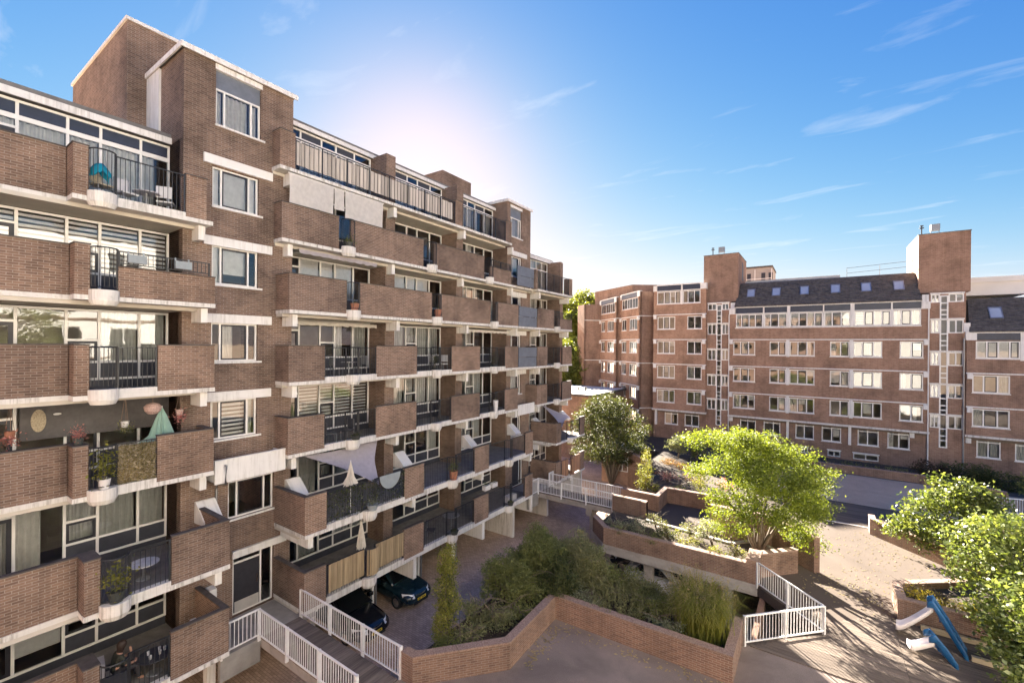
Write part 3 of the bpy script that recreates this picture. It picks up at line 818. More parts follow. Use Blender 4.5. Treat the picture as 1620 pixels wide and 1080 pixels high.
# --- left stretch of balconies
FW = frame_x(-18.9)
lw_cols = [0.45, 1.45, 2.42, 3.46, 4.22, 5.24, 6.02]
curt_left = {5: {1: 'sheer', 2: 'sheer', 3: 'sheer', 4: 'sheer', 5: 'half'}, 4: {1: 'slats', 2: 'slats', 3: 'slats', 4: 'slats', 5: 'slats'},
             3: {5: 'grey', 4: 'grey'}, 2: {}, 1: {1: 'grey', 2: 'half', 3: 'grey', 4: 'grey', 5: 'grey'}, 0: {2: 'roller'}}
XL = {0: (-16.05, -15.5), 1: (-16.05, -15.5), 2: (-17.2, -16.7), 3: (-17.2, -16.7), 4: (-17.2, -16.7), 5: (-17.6, -16.95)}
def loggia(F, n, cols, cur, top=None, door=0):
    z0, z1 = F + 0.28, (top or F + 2.52)
    tr = {}; cu = dict(cur); sb = {}
    k = len(cols) - 1
    for i in range(k):
        tr[i] = []
        if i == door: tr[i] = [F + 2.08]; sb[(i, 0)] = 0.10
        elif i == door + 2: tr[i] = [F + 0.86, F + 1.55]; cu[(i, 0)] = 'panel'; sb[(i, 1)] = 0.07
        elif i > door + 2: tr[i] = [F + 0.86]; cu[(i, 0)] = 'panel'
    if top and top > F + 2.6:
        pass
    window(FW, cols, z0, z1, LB, curtains=cu, transoms=tr, sub=sb, fw=0.07, dn=-0.02)
    bx('window_kerb', -19.0, -18.86, cols[0], cols[-1], F, F + 0.278, 'dark_panel', LB)

for n in range(6):
    F = FL[n]; xo, xf = XL[n]
    slab([(-18.95, -3), (xo + 0.02, -3), (xo + 0.02, 3.2), (xf + 0.02, 3.2), (xf + 0.02, 6.66), (-17.7, 6.66), (-17.7, 6.05), (-18.95, 6.05)], F)
    parapet(xo, -3, 3.2, F)
    bx('balcony_pier', xo - 0.16, xf - 0.002, 3.215, 3.53, F, F + 1.4, 'brick', LB)
    bx('coping', xo - 0.18, xf + 0.012, 3.19, 3.55, F + 1.4, F + 1.436, 'coping', LB)
    if n == 4:
        parapet(xf, 4.14, 6.65, F, 0.88); round_bay(xf, 3.83, F)
        balcony_rail(xf, 4.14, 6.5, F, 0.98, 1.35)
    elif n == 5:
        balcony_rail(xf, 4.12, 5.87, F); round_bay(xf, 3.83, F)
        bx('balcony_pier', xf - 0.5, xf - 0.01, 5.89, 6.47, F, F + 1.38, 'brick', LB); bx('coping', xf - 0.52, xf + 0.012, 5.87, 6.49, F + 1.38, F + 1.415, 'coping', LB)
        bx('slab_edge', xf - 0.2, xf + 0.018, 4.12, 5.87, F + 0.002, F + 0.13, 'white_concrete', LB)
    else:
        balcony_rail(xf, 4.14, 5.08, F); round_bay(xf, 3.83, F)
        parapet(xf, 5.1, 6.65, F); parapet_side(6.50, -17.7, xf - 0.142, F)
        bx('slab_edge', xf - 0.2, xf + 0.018, 4.14, 5.08, F + 0.002, F + 0.14, 'white_concrete', LB)
    if n == 5:
        window(FW, lw_cols, F + 0.28, 18.90, LB, curtains=curt_left[5], transoms={1: [18.6]}, sub={(1, 0): 0.1}, fw=0.07, dn=-0.02)
        window(FW, lw_cols, 18.90, 19.40, LB, curtains={(i, 0): 'navy' for i in range(6)}, fw=0.07, dn=-0.02, name='clerestory')
        bx('window_kerb', -19.0, -18.86, -3, 6.02, F, F + 0.278, 'dark_panel', LB)
    else: loggia(F, n, lw_cols, curt_left[n], None, 1)
    if n < 5:
        beam_end(6.32, FL[n + 1], min(xf, XL[n + 1][1]))
bx('side_wall', -18.9, -17.703, 6.05, 6.29, 2.35, 19.46, 'brick', LB)

# --- middle stretch
XM = {0: -15.5, 1: -15.5, 2: -16.7, 3: -16.7, 4: -16.7, 5: -17.1, 6: -17.1}
U1 = [9.9, 10.85, 11.86, 12.61, 13.62, 14.56]; U2 = [15.26, 16.1, 17.05, 17.83, 18.83, 19.8]; U3 = [20.5, 21.35, 22.22, 23.0, 24.01, 24.98]
walls = {0: [(9.2, 10.08), (14.0, 15.22), (19.07, 20.34), (24.23, 25.15)], 1: [(9.2, 10.08), (14.0, 15.22), (19.07, 20.34), (24.23, 25.15)],
         2: [(9.2, 10.72), (13.33, 15.83), (18.45, 20.96), (23.58, 25.1)], 3: [(9.2, 10.72), (13.33, 15.83), (18.45, 20.96), (23.58, 25.1)],
         4: [(9.2, 11.73), (12.37, 16.87), (17.51, 21.97), (22.6, 25.1)], 5: [(9.1, 11.6), (12.22, 16.63), (17.4, 21.81)]}
curtm = {0: [{1: 'grey', 3: 'sheer', 4: 'sheer'}, {}, {}], 1: [{1: 'grey', 3: 'grey', 4: 'grey', 2: 'grey'}, {4: 'grey'}, {1: 'grey', 2: 'grey', 3: 'grey'}],
         2: [{i: 'slats' for i in range(1, 5)}, {1: 'grey', 2: 'grey', 3: 'sheer', 4: 'sheer'}, {2: 'grey', 3: 'grey'}],
         3: [{4: 'grey', 3: 'half'}, {1: 'grey', 2: 'grey', 3: 'grey', 4: 'grey'}, {2: 'grey'}],
         4: [{1: 'full', 2: 'full', 3: 'full'}, {1: 'full', 2: 'full', 3: 'roller'}, {1: 'full', 2: 'grey', 3: 'half'}],
         5: [{1: 'full', 2: 'full'}, {}, {2: 'grey'}]}
for n in range(6):
    F = FL[n]; xf = XM[n]
    y0 = 9.2 if n < 5 else 9.1
    y1 = 25.15 if n < 3 else 27.55
    slab([(-18.95, 9.86), (-17.7, 9.86), (-17.7, y0), (xf + 0.02, y0), (xf + 0.02, y1), (-17.7, y1), (-17.7, 25.09), (-18.95, 25.09)], F)
    ws = walls[n]
    for a, b in ws: parapet(xf, a + (0.0 if a > 9.3 else 0.0), b, F)
    parapet_side(y0 + 0.001, -17.7, xf - 0.142, F)
    for i, yc in enumerate((12.05, 17.2, 22.28)): round_bay(xf, yc, F, rail=True)
    for (a, b), (c, d) in zip(ws[:-1], ws[1:]):
        yc = (b + c) / 2
        if c - b > 1.0:
            yc = min((12.05, 17.2, 22.28), key=lambda t: abs(t - yc))
            balcony_rail(xf, b + 0.01, yc - 0.31, F); balcony_rail(xf, yc + 0.31, c - 0.01, F)
            bx('slab_edge', xf - 0.2, xf + 0.018, b + 0.01, yc - 0.34, F + 0.002, F + 0.13, 'white_concrete', LB)
            bx('slab_edge', xf - 0.2, xf + 0.018, yc + 0.34, c - 0.01, F + 0.002, F + 0.13, 'white_concrete', LB)
    for cols, cu in zip((U1, U2, U3), curtm[n]): loggia(F, n, cols, cu)
    for yb in (9.46, 14.68, 19.93, 25.12): beam_end(yb, FL[n + 1], min(xf, XM[n + 1]))
parapet(-17.1, 22.42, 24.75, FL[5], 0.88); balcony_rail(-17.1, 22.5, 24.7, FL[5], 0.98, 1.35)
# grey boarded panels in front of the far tower
for F, xf in ((FL[3], -16.7), (FL[4], -16.7), (FL[5], -16.85)):
    for k in range(2): bx('balustrade_board', xf - 0.06, xf + 0.0 - 0.02 * (k == 0), 25.17, 27.5, F + 0.02 + 0.68 * k, F + 0.68 + 0.68 * k, 'grey_panel', LB)
# --- top floor of the middle stretch: terrace
F = FL[6]; xf = -17.1
slab([(-18.95, 9.86), (-17.7, 9.86), (-17.7, 9.0), (xf + 0.02, 9.0), (xf + 0.02, 24.8), (-18.95, 24.8)], F)
for a, b in ((9.02, 9.62), (19.1, 19.7), (24.1, 24.76)):
    bx('terrace_pier', xf - 0.5, xf - 0.01, a, b, F, F + 1.4, 'brick', LB); bx('coping', xf - 0.52, xf + 0.012, a - 0.02, b + 0.02, F + 1.4, F + 1.436, 'coping', LB)
parapet_side(9.021, -17.7, xf - 0.502, F)
balcony_rail(xf, 9.63, 19.09, F, 0.1, 1.28, 0.2); balcony_rail(xf, 19.71, 24.09, F, 0.1, 1.28, 0.115)
cols = [9.9, 10.6, 11.5, 12.5, 13.5, 14.56]
for cols in (U1, U2, U3):
    window(FW, cols, F + 0.28, 21.5, LB, curtains={1: 'sheer', 2: 'sheer', 3: 'half', 4: 'sheer'}, fw=0.08, dn=-0.02, transoms={0: [F + 2.1]}, sub={(0, 0): 0.1})
    window(FW, cols, 21.5, 21.95, LB, fw=0.08, dn=-0.02, name='clerestory', curtains={(1, 0): 'panel', (3, 0): 'panel'})
    bx('window_kerb', -19.0, -18.86, cols[0], cols[-1], F, F + 0.278, 'dark_panel', LB)
for yb in (9.46, 14.68, 19.93): bx('beam_end', -17.7, -17.2, yb, yb + 0.2, F - 0.63, F - 0.155, 'white_paint', LB)

# --- far end stretch
UE = [28.2, 29.15, 30.1, 30.9, 31.8, 32.7]
for n in range(6):
    F = FL[n]; xf = (-15.5 if n < 2 else -16.7)
    ya = 28.3 if n < 2 else 27.55
    slab([(-18.95, 28.12), (-17.7, 28.12), (-17.7, ya), (xf + 0.02, ya), (xf + 0.02, 33.12), (-18.95, 33.12)], F)
    if n in (2, 3): ws = [(27.6, 29.07), (31.5, 33.1)]
    elif n == 4: ws = [(27.6, 30.07)]
    elif n == 5: ws = []
    else: ws = [(28.4, 29.1), (32.3, 33.1)]
    for a, b in ws: parapet(xf, a, b, F)
    if n < 4: parapet_side(ya + 0.05, -17.7, xf - 0.142, F)
    if n == 4:
        parapet(xf, 30.7, 33.1, F, 0.8); balcony_rail(xf, 30.1, 33.05, F, 0.9, 1.35); round_bay(xf, 30.4, F)
    elif n == 5:
        balcony_rail(xf, 27.6, 32.5, F); bx('balcony_pier', xf - 0.5, xf - 0.01, 32.55, 33.1, F, F + 1.38, 'brick', LB); bx('balcony_pier', xf - 0.4, xf - 0.01, 27.3, 27.58, F, F + 1.38, 'brick', LB)
    else:
        b, c = ws[0][1], ws[1][0]; balcony_rail(xf, b + 0.01, 30.1, F); balcony_rail(xf, 30.72, c - 0.01, F); round_bay(xf, 30.41, F)
    if n == 5:
        window(FW, UE, F + 0.28, 19.40, LB, curtains={1: 'sheer', 2: 'sheer', 3: 'grey', 4: 'sheer'}, fw=0.07, dn=-0.02, transoms={i: [18.7] for i in range(5)})
        bx('window_kerb', -19.0, -18.86, UE[0], UE[-1], F, F + 0.278, 'dark_panel', LB)
    else: loggia(F, n, UE, {1: 'grey', 2: 'grey', 3: 'half', 4: 'sheer'})
    if n < 5:
        for yb in (28.15, 32.7): beam_end(yb, FL[n + 1], -16.7 if n < 5 else xf)
bx('end_wall', -23.3, -17.702, 33.102, 33.3, 0, 19.46, 'brick', LB)

# white sloping hoods on the lower balconies
def hood(y0, y1, z1=7.0, z0=6.42):
    m = MB(); a = [(-17.70, z0 - 0.15), (-16.95, z0 - 0.1), (-16.93, z0 + 0.02), (-17.60, z1), (-17.70, z1)]
    n = len(a); m.v += [(x, y0, z) for x, z in a] + [(x, y1, z) for x, z in a]
    m.f += [tuple(range(n)), tuple(reversed(range(n, 2 * n)))] + [(i, n + i, n + (i + 1) % n, (i + 1) % n) for i in range(n)]
    m.build('sloping_hood', 'white_paint', LB)
for y0, y1 in ((6.46, 7.06), (9.62, 10.2), (15.2, 15.8), (20.46, 21.05), (25.25, 25.85), (28.45, 29.05), (32.9, 33.4)): hood(y0, y1)

# open ground floor: back wall of the parking, fins and posts
bx('parking_back_wall', -22.0, -21.8, -3, 33.1, 0, 2.34, 'brick_wall', LB)
bx('ground_slab', -23.0, -17.72, -3, 33.1, 2.30, 2.345, 'cream_soffit', LB)
for y in (14.68, 19.93, 25.12): bx('bracket_fin', -18.6, -15.62, y, y + 0.2, 1.42, 2.44, 'white_paint', LB)
bx('parking_fin', -19.4, -16.2, 23.85, 24.05, 0, 2.29, 'white_concrete', LB)
bx('parking_fin', -19.4, -16.4, 10.0, 10.2, 0, 2.29, 'white_concrete', LB)
bx('parking_fin', -19.4, -16.2, 28.3, 28.5, 0, 2.29, 'white_concrete', LB)
bx('parking_fin', -19.4, -15.7, 32.9, 33.1, 0, 2.4, 'white_concrete', LB)
for x, y in ((-17.0, 13.42), (-17.0, 19.0), (-17.0, 16.3)):
    bx('post', x - 0.06, x + 0.06, y - 0.06, y + 0.06, 0, 2.30, 'rail_white', LB)
    MB().tube([(x + 0.1, y + 0.12, 0), (x + 0.1, y + 0.12, 2.3)], 0.05, 8).build('downpipe', 'steel_grey', LB)
bx('entrance_column', -16.6, -16.3, 6.35, 6.6, 0, 2.33, 'white_paint', LB)
# lower-left side of the entrance: white meter box
bx('meter_box', -17.55, -17.2, 6.75, 6.98, 3.4, 3.95, 'white_paint', LB)

# ------------------------------------------------------------------ right apartment building
RB = thing('apartment_building', 'reddish brick apartment building with dark tiled roof and two stair towers across the court', 'building', (0, 55, 0))
YF = 52.2
def frame_y(Y): return ((0.0, Y), (1.0, 0.0), (0.0, -1.0))
FR = frame_y(YF); FG = frame_y(YF + 0.35); FS = frame_y(YF + 0.30)
kinds = ['sheer', 'roller', 'roller', 'half', 'grey', 'grey', None, None, None, 'slats']
def rcur(k, p=0.5): return {i: (rnd.choice(kinds) if rnd.random() < p else None) for i in range(k)}
def fwin(F, cols, z0, z1, par, sills=True, **kw):
    sub = {(i, 0): 0.055 for i in range(len(cols) - 1) if i % 2 == 1}
    kw.setdefault('curtains', rcur(len(cols) - 1))
    window(F, cols, z0, z1, par, fw=0.085, dn=-0.06, glass='glass_far', sub=sub, **kw)
    if sills: MB().frame_box(F, cols[0] - 0.08, cols[-1] + 0.08, z0 - 0.07, z0 - 0.002, -0.12, 0.05).build('sill', 'white_paint', par)
def string_course(F, u0, u1, z, par, big=False):
    if big: MB().frame_box(F, u0, u1, z - 0.14, z + 0.03, -0.35, 0.10).build('ledge', 'white_concrete', par)
    else: MB().frame_box(F, u0, u1, z - 0.10, z, 0.0, 0.07).build('string_course', 'white_paint', par)
def end_block(F, u, z, par):
    MB().frame_box(F, u - 0.16, u + 0.16, z - 0.52, z - 0.11, 0.0, 0.22).build('beam_end', 'white_paint', par)
def interior(F, u0, u1, zs, par, depth=2.2):
    """closed dark rooms behind the windows"""
    MB().frame_box(F, u0, u1, zs[0], zs[-1], -depth - 0.1, -depth).build('room_back_wall', 'room', par)
    for z in zs: MB().frame_box(F, u0, u1, z - 0.1, z + 0.1, -depth + 0.002, -0.305).build('floor_slab', 'room_floor', par)

rowsA = [[-7.26, -6.61, -5.87, -5.29], [-3.91, -3.18, -2.56], [-2.18, -1.52, -0.78, -0.19], [1.1, 1.87, 2.49], [2.86, 3.48, 4.28, 4.87], [6.15, 6.9, 7.64]]
op = [(c[0] - 0.04, c[-1] + 0.04, z0, z0 + 1.43) for z0 in (11.7, 8.9, 6.1) for c in rowsA] + [(-7.08, 7.52, 14.55, 15.96)]
wall_open(FR, -7.67, 8.03, 5.25, 16.0, op, 0.3, 'wall', 'brick_far', RB)
for z0 in (11.7, 8.9, 6.1):
    for c in rowsA: fwin(FR, c, z0, z0 + 1.43, RB)
    for u in (-2.37, 2.675): MB().frame_box(FR, u - 0.14, u + 0.14, z0 - 0.12, z0 + 1.52, 0.0, 0.22).build('pilaster', 'white_paint', RB)
topc = [[-7.03, -6.53, -5.84, -5.25, -4.62], [-4.4, -3.88, -3.2, -2.5], [-2.15, -1.45, -0.8, -0.17, 0.43], [0.62, 1.21, 1.9, 2.54], [2.93, 3.62, 4.28, 4.88, 5.45], [5.66, 6.2, 6.86, 7.47]]
for c in topc:
    fwin(FR, c, 14.58, 15.94, RB, sills=False, curtains=rcur(len(c) - 1, 0.65))
    MB().frame_box(FR, c[0] - 0.03, c[-1] + 0.03, 16.04, 16.62, -0.08, 0.02).build('infill_panel', 'navy_panel', RB)
for a, b in ((-4.62, -4.4), (-2.5, -2.15), (0.43, 0.62), (2.54, 2.93), (5.45, 5.66)):
    MB().frame_box(FR, a + 0.045, b - 0.045, 14.5, 16.66, -0.1, 0.10 if b - a > 0.3 else 0.03).build('pilaster', 'white_paint', RB)
MB().frame_box(FR, -7.15, 7.55, 14.46, 14.55, 0.002, 0.06).build('sill', 'white_paint', RB)
MB().frame_box(FR, -7.15, 7.55, 15.96, 16.04, -0.1, 0.035).build('transom', 'white_paint', RB)
MB().frame_box(FR, -7.2, 7.6, 16.63, 16.76, -0.3, 0.12).build('gutter', 'white_paint', RB)
for a, b in ((-7.72, -7.12), (7.52, 8.1)):
    MB().frame_box(FR, a, b, 15.98, 16.60, -0.4, 0.10).build('eaves_block', 'white_paint', RB); MB().frame_box(FR, a + 0.08, b - 0.02, 16.602, 17.25, -0.9, -0.3).build('eaves_block', 'white_paint', RB)
for z in (13.35, 10.55, 7.75):
    string_course(FR, -7.72, 8.06, z, RB)
    for u in (-7.5, 7.85): end_block(FR, u, z, RB)
string_course(FR, -7.8, 8.1, 5.27, RB, True)
for u in (-7.5, 7.0): end_block(FG, u, 5.15, RB)
gfc = [[-6.6, -5.92, -5.21], [-4.42, -3.6, -3.02], [-1.64, -0.95, -0.2], [0.5, 1.25, 1.94], [3.26, 3.95, 4.71], [5.4, 6.15, 6.84]]
bas = [(-4.2, -3.0), (-1.23, -0.62), (0.93, 1.95), (2.89, 4.76)]
wall_open(FG, -7.6, 7.98, 0.0, 5.13, [(c[0] - 0.04, c[-1] + 0.04, 3.5, 5.06) for c in gfc] + [(a, b, 2.1, 2.68) for a, b in bas], 0.3, 'wall', 'brick_far', RB)
for c in gfc: fwin(FG, c, 3.52, 5.04, RB, transoms={0: [4.78], 1: [4.78]}, curtains=rcur(2, 0.3))
for a, b in bas:
    window(FG, [a + 0.05, (a + b) / 2, b - 0.05], 2.12, 2.66, RB, fw=0.07, dn=-0.06, glass='glass_far')
    MB().frame_box(FG, a - 0.05, b + 0.05, 2.68, 2.78, -0.05, 0.06).build('lintel', 'white_paint', RB)
for u in (-2.35, 2.62): MB().frame_box(FG, u - 0.11, u + 0.11, 3.42, 5.12, 0.0, 0.25).build('corbel_strut', 'white_paint', RB)
interior(FR, -7.66, 8.02, [5.0, 7.7, 10.5, 13.3, 16.3], RB); interior(FG, -7.6, 8.0, [0.2, 2.9, 4.85], RB)
# dark tiled roof in stepped courses with six skylights
def tiled_roof(u0, u1, zlo, zhi, y_lo, y_hi, slant=0.0, n=15):
    m = MB()
    for i in range(n):
        t0, t1 = i / n, (i + 1) / n
        a0, b0 = u0 + slant * t0, u1 - slant * t0 * 0.6
        ya, yb = y_lo + (y_hi - y_lo) * t0, y_lo + (y_hi - y_lo) * t1
        za, zb = zlo + (zhi - zlo) * t0, zlo + (zhi - zlo) * t1
        k = int((b0 - a0) / 0.3); L = (b0 - a0) / k
        for j in range(k):       # each tile of the course, unevenly seated
            e = rnd.uniform(-0.012, 0.012); x0 = a0 + j * L; x1 = x0 + L - 0.012
            m.quad((x0, ya - 0.05 + e, za + 0.045), (x1, ya - 0.05 + e, za + 0.045), (x1, yb - 0.01, zb + 0.01), (x0, yb - 0.01, zb + 0.01))
            m.quad((x0, ya - 0.0, za - 0.02), (x1, ya - 0.0, za - 0.02), (x1, ya - 0.05 + e, za + 0.045), (x0, ya - 0.05 + e, za + 0.045))
    r = m.build('roof', 'roof_tile', RB); stuff(r)
    q = MB(); q.v += [(u0, y_lo + 0.03, zlo - 0.05), (u1, y_lo + 0.03, zlo - 0.05), (u1 - slant * 0.6, y_hi + 0.03, zhi - 0.02), (u0 + slant, y_hi + 0.03, zhi - 0.02), (u1, y_hi + 6, zlo - 0.05), (u0, y_hi + 6, zlo - 0.05), (u0 + slant, y_hi + 6, zhi - 0.02), (u1 - slant * 0.6, y_hi + 6, zhi - 0.02)]
    q.f += [(0, 1, 2, 3), (3, 2, 7, 6), (1, 4, 7, 2), (0, 3, 6, 5), (5, 6, 7, 4), (0, 5, 4, 1)]
    q.build('roof_body', 'roof_felt', RB)
def skylight(u0, u1, t, zlo, zhi, y_lo, y_hi, openup=False):
    s = lambda tt, o: (y_lo + (y_hi - y_lo) * tt - o * 0.78, zlo + (zhi - zlo) * tt + o * 0.62)
    t1 = t + 0.34; m = MB()
    def slabq(ua, ub, ta, tb, o0, o1):
        n = len(m.v)
        for o in (o0, o1):
            for (u, tt) in ((ua, ta), (ub, ta), (ub, tb), (ua, tb)):
                y, z = s(tt, o); m.v.append((u, y, z))
        m.f += [(n, n + 3, n + 2, n + 1), (n + 4, n + 5, n + 6, n + 7), (n, n + 1, n + 5, n + 4), (n + 1, n + 2, n + 6, n + 5), (n + 2, n + 3, n + 7, n + 6), (n + 3, n, n + 4, n + 7)]
    for (ua, ub, ta, tb) in ((u0, u0 + 0.07, t, t1), (u1 - 0.07, u1, t, t1), (u0 + 0.071, u1 - 0.071, t, t + 0.03), (u0 + 0.071, u1 - 0.071, t1 - 0.03, t1)): slabq(ua, ub, ta, tb, 0.0, 0.13)
    f = m.build('skylight', 'steel_grey', RB)
    g = MB(); pts = [(u0 + 0.07, t + 0.03), (u1 - 0.07, t + 0.03), (u1 - 0.07, t1 - 0.03), (u0 + 0.07, t1 - 0.03)]
    g.poly([(u, *s(tt, 0.10)) for u, tt in pts]); g.build('pane', 'skylight_glass', f)
m_plain('skylight_glass', (0.50, 0.54, 0.58), 0.15, 0.1, 1.0, spec=0.8, metal=0.2)
RZ = (16.76, 19.45, 52.02, 54.3)
tiled_roof(-7.2, 7.55, *RZ, slant=0.35)
for u in (-6.15, -3.85, -1.42, 1.09, 3.42, 5.75): skylight(u, u + 0.75, 0.36, *RZ)
bx('parapet_strip', -6.6, 1.9, 55.5, 55.7, 19.4, 19.85, 'roof_pale', RB)

# left block of the same building
rowsL = [[-15.26, -14.6, -13.95, -13.35], [-11.95, -11.2, -10.48]]
op = [(c[0] - 0.04, c[-1] + 0.04, z0, z0 + 1.43) for z0 in (14.5, 11.7, 8.9, 6.1) for c in rowsL] + [(-15.38, -10.62, 17.36, 18.84)]
wall_open(FR, -15.75, -10.03, 5.25, 18.9, op, 0.3, 'wall', 'brick_far', RB)
for z0 in (14.5, 11.7, 8.9, 6.1):
    for c in rowsL: fwin(FR, c, z0, z0 + 1.43, RB)
for c in ([-15.33, -14.56, -13.9, -13.32, -12.74], [-12.45, -11.94, -11.27, -10.67]):
    fwin(FR, c, 17.4, 18.8, RB, curtains=rcur(len(c) - 1, 0.6)); MB().frame_box(FR, c[0] - 0.03, c[-1] + 0.03, 18.93, 19.5, -0.08, 0.02).build('infill_panel', 'navy_panel', RB)
MB().frame_box(FR, -12.68, -12.5, 17.3, 19.55, -0.1, 0.05).build('pilaster', 'white_paint', RB)
MB().frame_box(FR, -15.4, -10.62, 18.84, 18.925, -0.1, 0.035).build('transom', 'white_paint', RB)
MB().frame_box(FR, -15.4, -10.62, 19.505, 19.62, -0.3, 0.08).build('gutter', 'white_paint', RB)
for a, b in ((-15.8, -15.36), (-10.64, -9.98)): MB().frame_box(FR, a, b, 18.91, 19.55, -0.5, 0.08).build('eaves_block', 'white_paint', RB)
MB().frame_box(FR, -15.75, -10.03, 18.9, 19.5, -8, -0.31).build('roof', 'roof_felt', RB)
for z in (16.2, 13.35, 10.55, 7.75):
    string_course(FR, -15.8, -9.98, z, RB)
    for u in (-15.55, -10.22): end_block(FR, u, z, RB)
string_course(FR, -15.9, -9.95, 5.27, RB, True)
gl = [[-14.45, -13.75, -13.03], [-12.23, -11.5, -10.77]]
wall_open(FG, -15.6, -10.03, 0.0, 5.13, [(c[0] - 0.04, c[-1] + 0.04, 3.58, 5.06) for c in gl], 0.3, 'wall', 'brick_far', RB)
for c in gl: fwin(FG, c, 3.6, 5.04, RB, transoms={0: [4.78], 1: [4.78]}, curtains={})
for u in (-15.45,): MB().frame_box(FG, u - 0.11, u + 0.11, 3.42, 5.12, 0.0, 0.25).build('corbel_strut', 'white_paint', RB)
interior(FR, -15.7, -10.05, [5.0, 7.7, 10.5, 13.3, 16.1, 18.95], RB); interior(FG, -15.6, -10.0, [0.2, 2.9, 4.85], RB)
bx('side_wall', -15.75, -15.45, YF + 0.31, YF + 8, 0, 19.4, 'brick_far', RB)

# stair bays: white ladder of windows with a tall centre strip, lift towers above
def stair_bay(u0, u1, uc, ztop):
    cs = [(16.5, 17.22), (13.85, 15.0), (11.06, 12.22), (8.28, 9.42), (5.67, 6.80)]
    L, Rr = uc - 0.27, uc + 0.27
    opens = []
    for a, b in cs:
        opens += [(u0 + 0.12, L, a, b), (Rr, u1 - 0.12, a, b)]
    opens += [(L, Rr, 3.97, 17.1)]
    wall_open(FS, u0, u1, 0, 17.4, opens, 0.3, 'wall', 'brick_far', RB)
    for a, b in cs:
        for p, q in ((u0 + 0.12, L), (Rr, u1 - 0.12)):
            window(FS, [p + 0.04, (p + q) / 2, q - 0.04], a, b, RB, fw=0.09, dn=-0.04, glass='glass_far', curtains=rcur(2, 0.25))
        MB().frame_box(FS, u0 + 0.08, u1 - 0.08, b, b + 0.13, -0.02, 0.06).build('lintel', 'white_paint', RB)
    tz = []
    for a, b in cs: tz += [b + 0.02, a - 0.05, a - 0.65, a - 1.05]
    tz = [z for z in tz if 4.1 < z < 17.0]
    window(FS, [L + 0.045, Rr - 0.045], 3.99, 17.1, RB, fw=0.10, dn=-0.03, glass='glass_far', transoms={0: tz})
    interior(FS, u0, u1, [0.2, 2.9, 5.4, 8.1, 10.9, 13.7, 16.3, 17.35], RB, 1.6)
stair_bay(-10.03, -7.67, -8.75, 17.3); stair_bay(8.05, 10.36, 9.02, 17.3)
m = MB(); m.box(-10.42, -6.96, YF + 0.62, YF + 7, 17.41, 22.58); m.build('stair_tower', 'brick_far', RB)
m = MB(); m.box(-10.46, -6.92, YF + 0.58, YF + 7.04, 22.581, 22.64); m.build('roof_trim', 'roof_felt', RB)
m = MB(); m.box(7.40, 10.70, YF + 0.62, YF + 7, 17.41, 22.55); m.build('stair_tower', 'brick_far', RB)
m = MB(); m.box(7.36, 10.74, YF + 0.58, YF + 7.04, 22.551, 22.61); m.build('roof_trim', 'roof_felt', RB)
bx('tower_door', -6.959, -6.93, 55.6, 56.3, 20.0, 22.0, 'dark_frame', RB); bx('tower_door', 7.37, 7.399, 55.8, 56.4, 18.4, 21.6, 'dark_frame', RB)
bx('roof_terrace_wall', 10.71, 14.6, 55.0, 62, 17.2, 18.7, 'far_facade', RB)
bx('roof_terrace_wall', 10.71, 14.9, 54.8, 55.0, 18.3, 18.75, 'far_facade', RB)
# vents and aerials on the lift towers
def vents(u, z):
    m = MB(); m.tube([(u, 54, z), (u, 54, z + 1.0)], 0.05, 6); m.box(u - 0.16, u + 0.16, 53.9, 54.1, z + 0.75, z + 0.82); m.box(u - 0.12, u + 0.12, 53.9, 54.1, z + 0.95, z + 1.02); m.build('flue', 'dark_frame', RB)
    m = MB(); m.box(u + 0.6, u + 1.2, 53.8, 54.3, z + 0.45, z + 1.0)
    for a in (0.62, 1.16): m.tube([(u + a, 54, z), (u + a, 54, z + 1.05)], 0.03, 6)
    m.build('roof_unit', 'steel_grey', RB)
vents(-9.7, 22.62); vents(7.75, 22.6)
MB().tube([(2.4, 54.6, 20.35), (7.4, 54.6, 20.6)], 0.02, 5).build('roof_handrail', 'steel_grey', RB); MB().tube([(2.4, 54.6, 19.85), (7.4, 54.6, 20.1)], 0.02, 5).build('roof_handrail', 'steel_grey', RB)
for x in (2.4, 4.9): rod('roof_handrail_post', x, 54.6, 19.3, 20.4, 0.02, 'steel_grey', RB)

# right block, one storey lower
rowsR = [[10.75, 11.38, 12.18, 12.84], [14.6, 15.3, 16.0, 16.7]]
op = [(c[0] - 0.04, c[-1] + 0.04, z0, z0 + 1.46) for z0 in (8.9, 6.1) for c in rowsR] + [(10.9, 17.5, 11.72, 13.2)]
wall_open(FR, 10.36, 19.5, 5.25, 13.24, op, 0.3, 'wall', 'brick_far', RB)
for z0 in (8.9, 6.1):
    for c in rowsR: fwin(FR, c, z0, z0 + 1.46, RB, curtains=rcur(3, 0.7))
for c in ([10.95, 11.55, 12.2, 12.85, 13.38], [13.65, 14.3, 15.0, 15.7], [15.95, 16.6, 17.45]):
    fwin(FR, c, 11.75, 13.16, RB, curtains={i: 'full' for i in range(5)}); MB().frame_box(FR, c[0] - 0.03, c[-1] + 0.03, 13.26, 13.82, -0.08, 0.02).build('infill_panel', 'navy_panel', RB)
MB().frame_box(FR, 13.42, 13.61, 11.6, 13.85, -0.1, 0.05).build('pilaster', 'white_paint', RB)
MB().frame_box(FR, 10.3, 19.5, 13.83, 13.95, -0.3, 0.12).build('gutter', 'white_paint', RB)
MB().frame_box(FR, 10.3, 10.95, 13.25, 13.82, -0.4, 0.10).build('eaves_block', 'white_paint', RB); MB().frame_box(FR, 10.2, 10.6, 13.952, 14.7, -0.7, -0.1).build('eaves_block', 'white_paint', RB)
for z in (10.55, 7.75):
    string_course(FR, 10.33, 19.5, z, RB); end_block(FR, 10.55, z, RB)
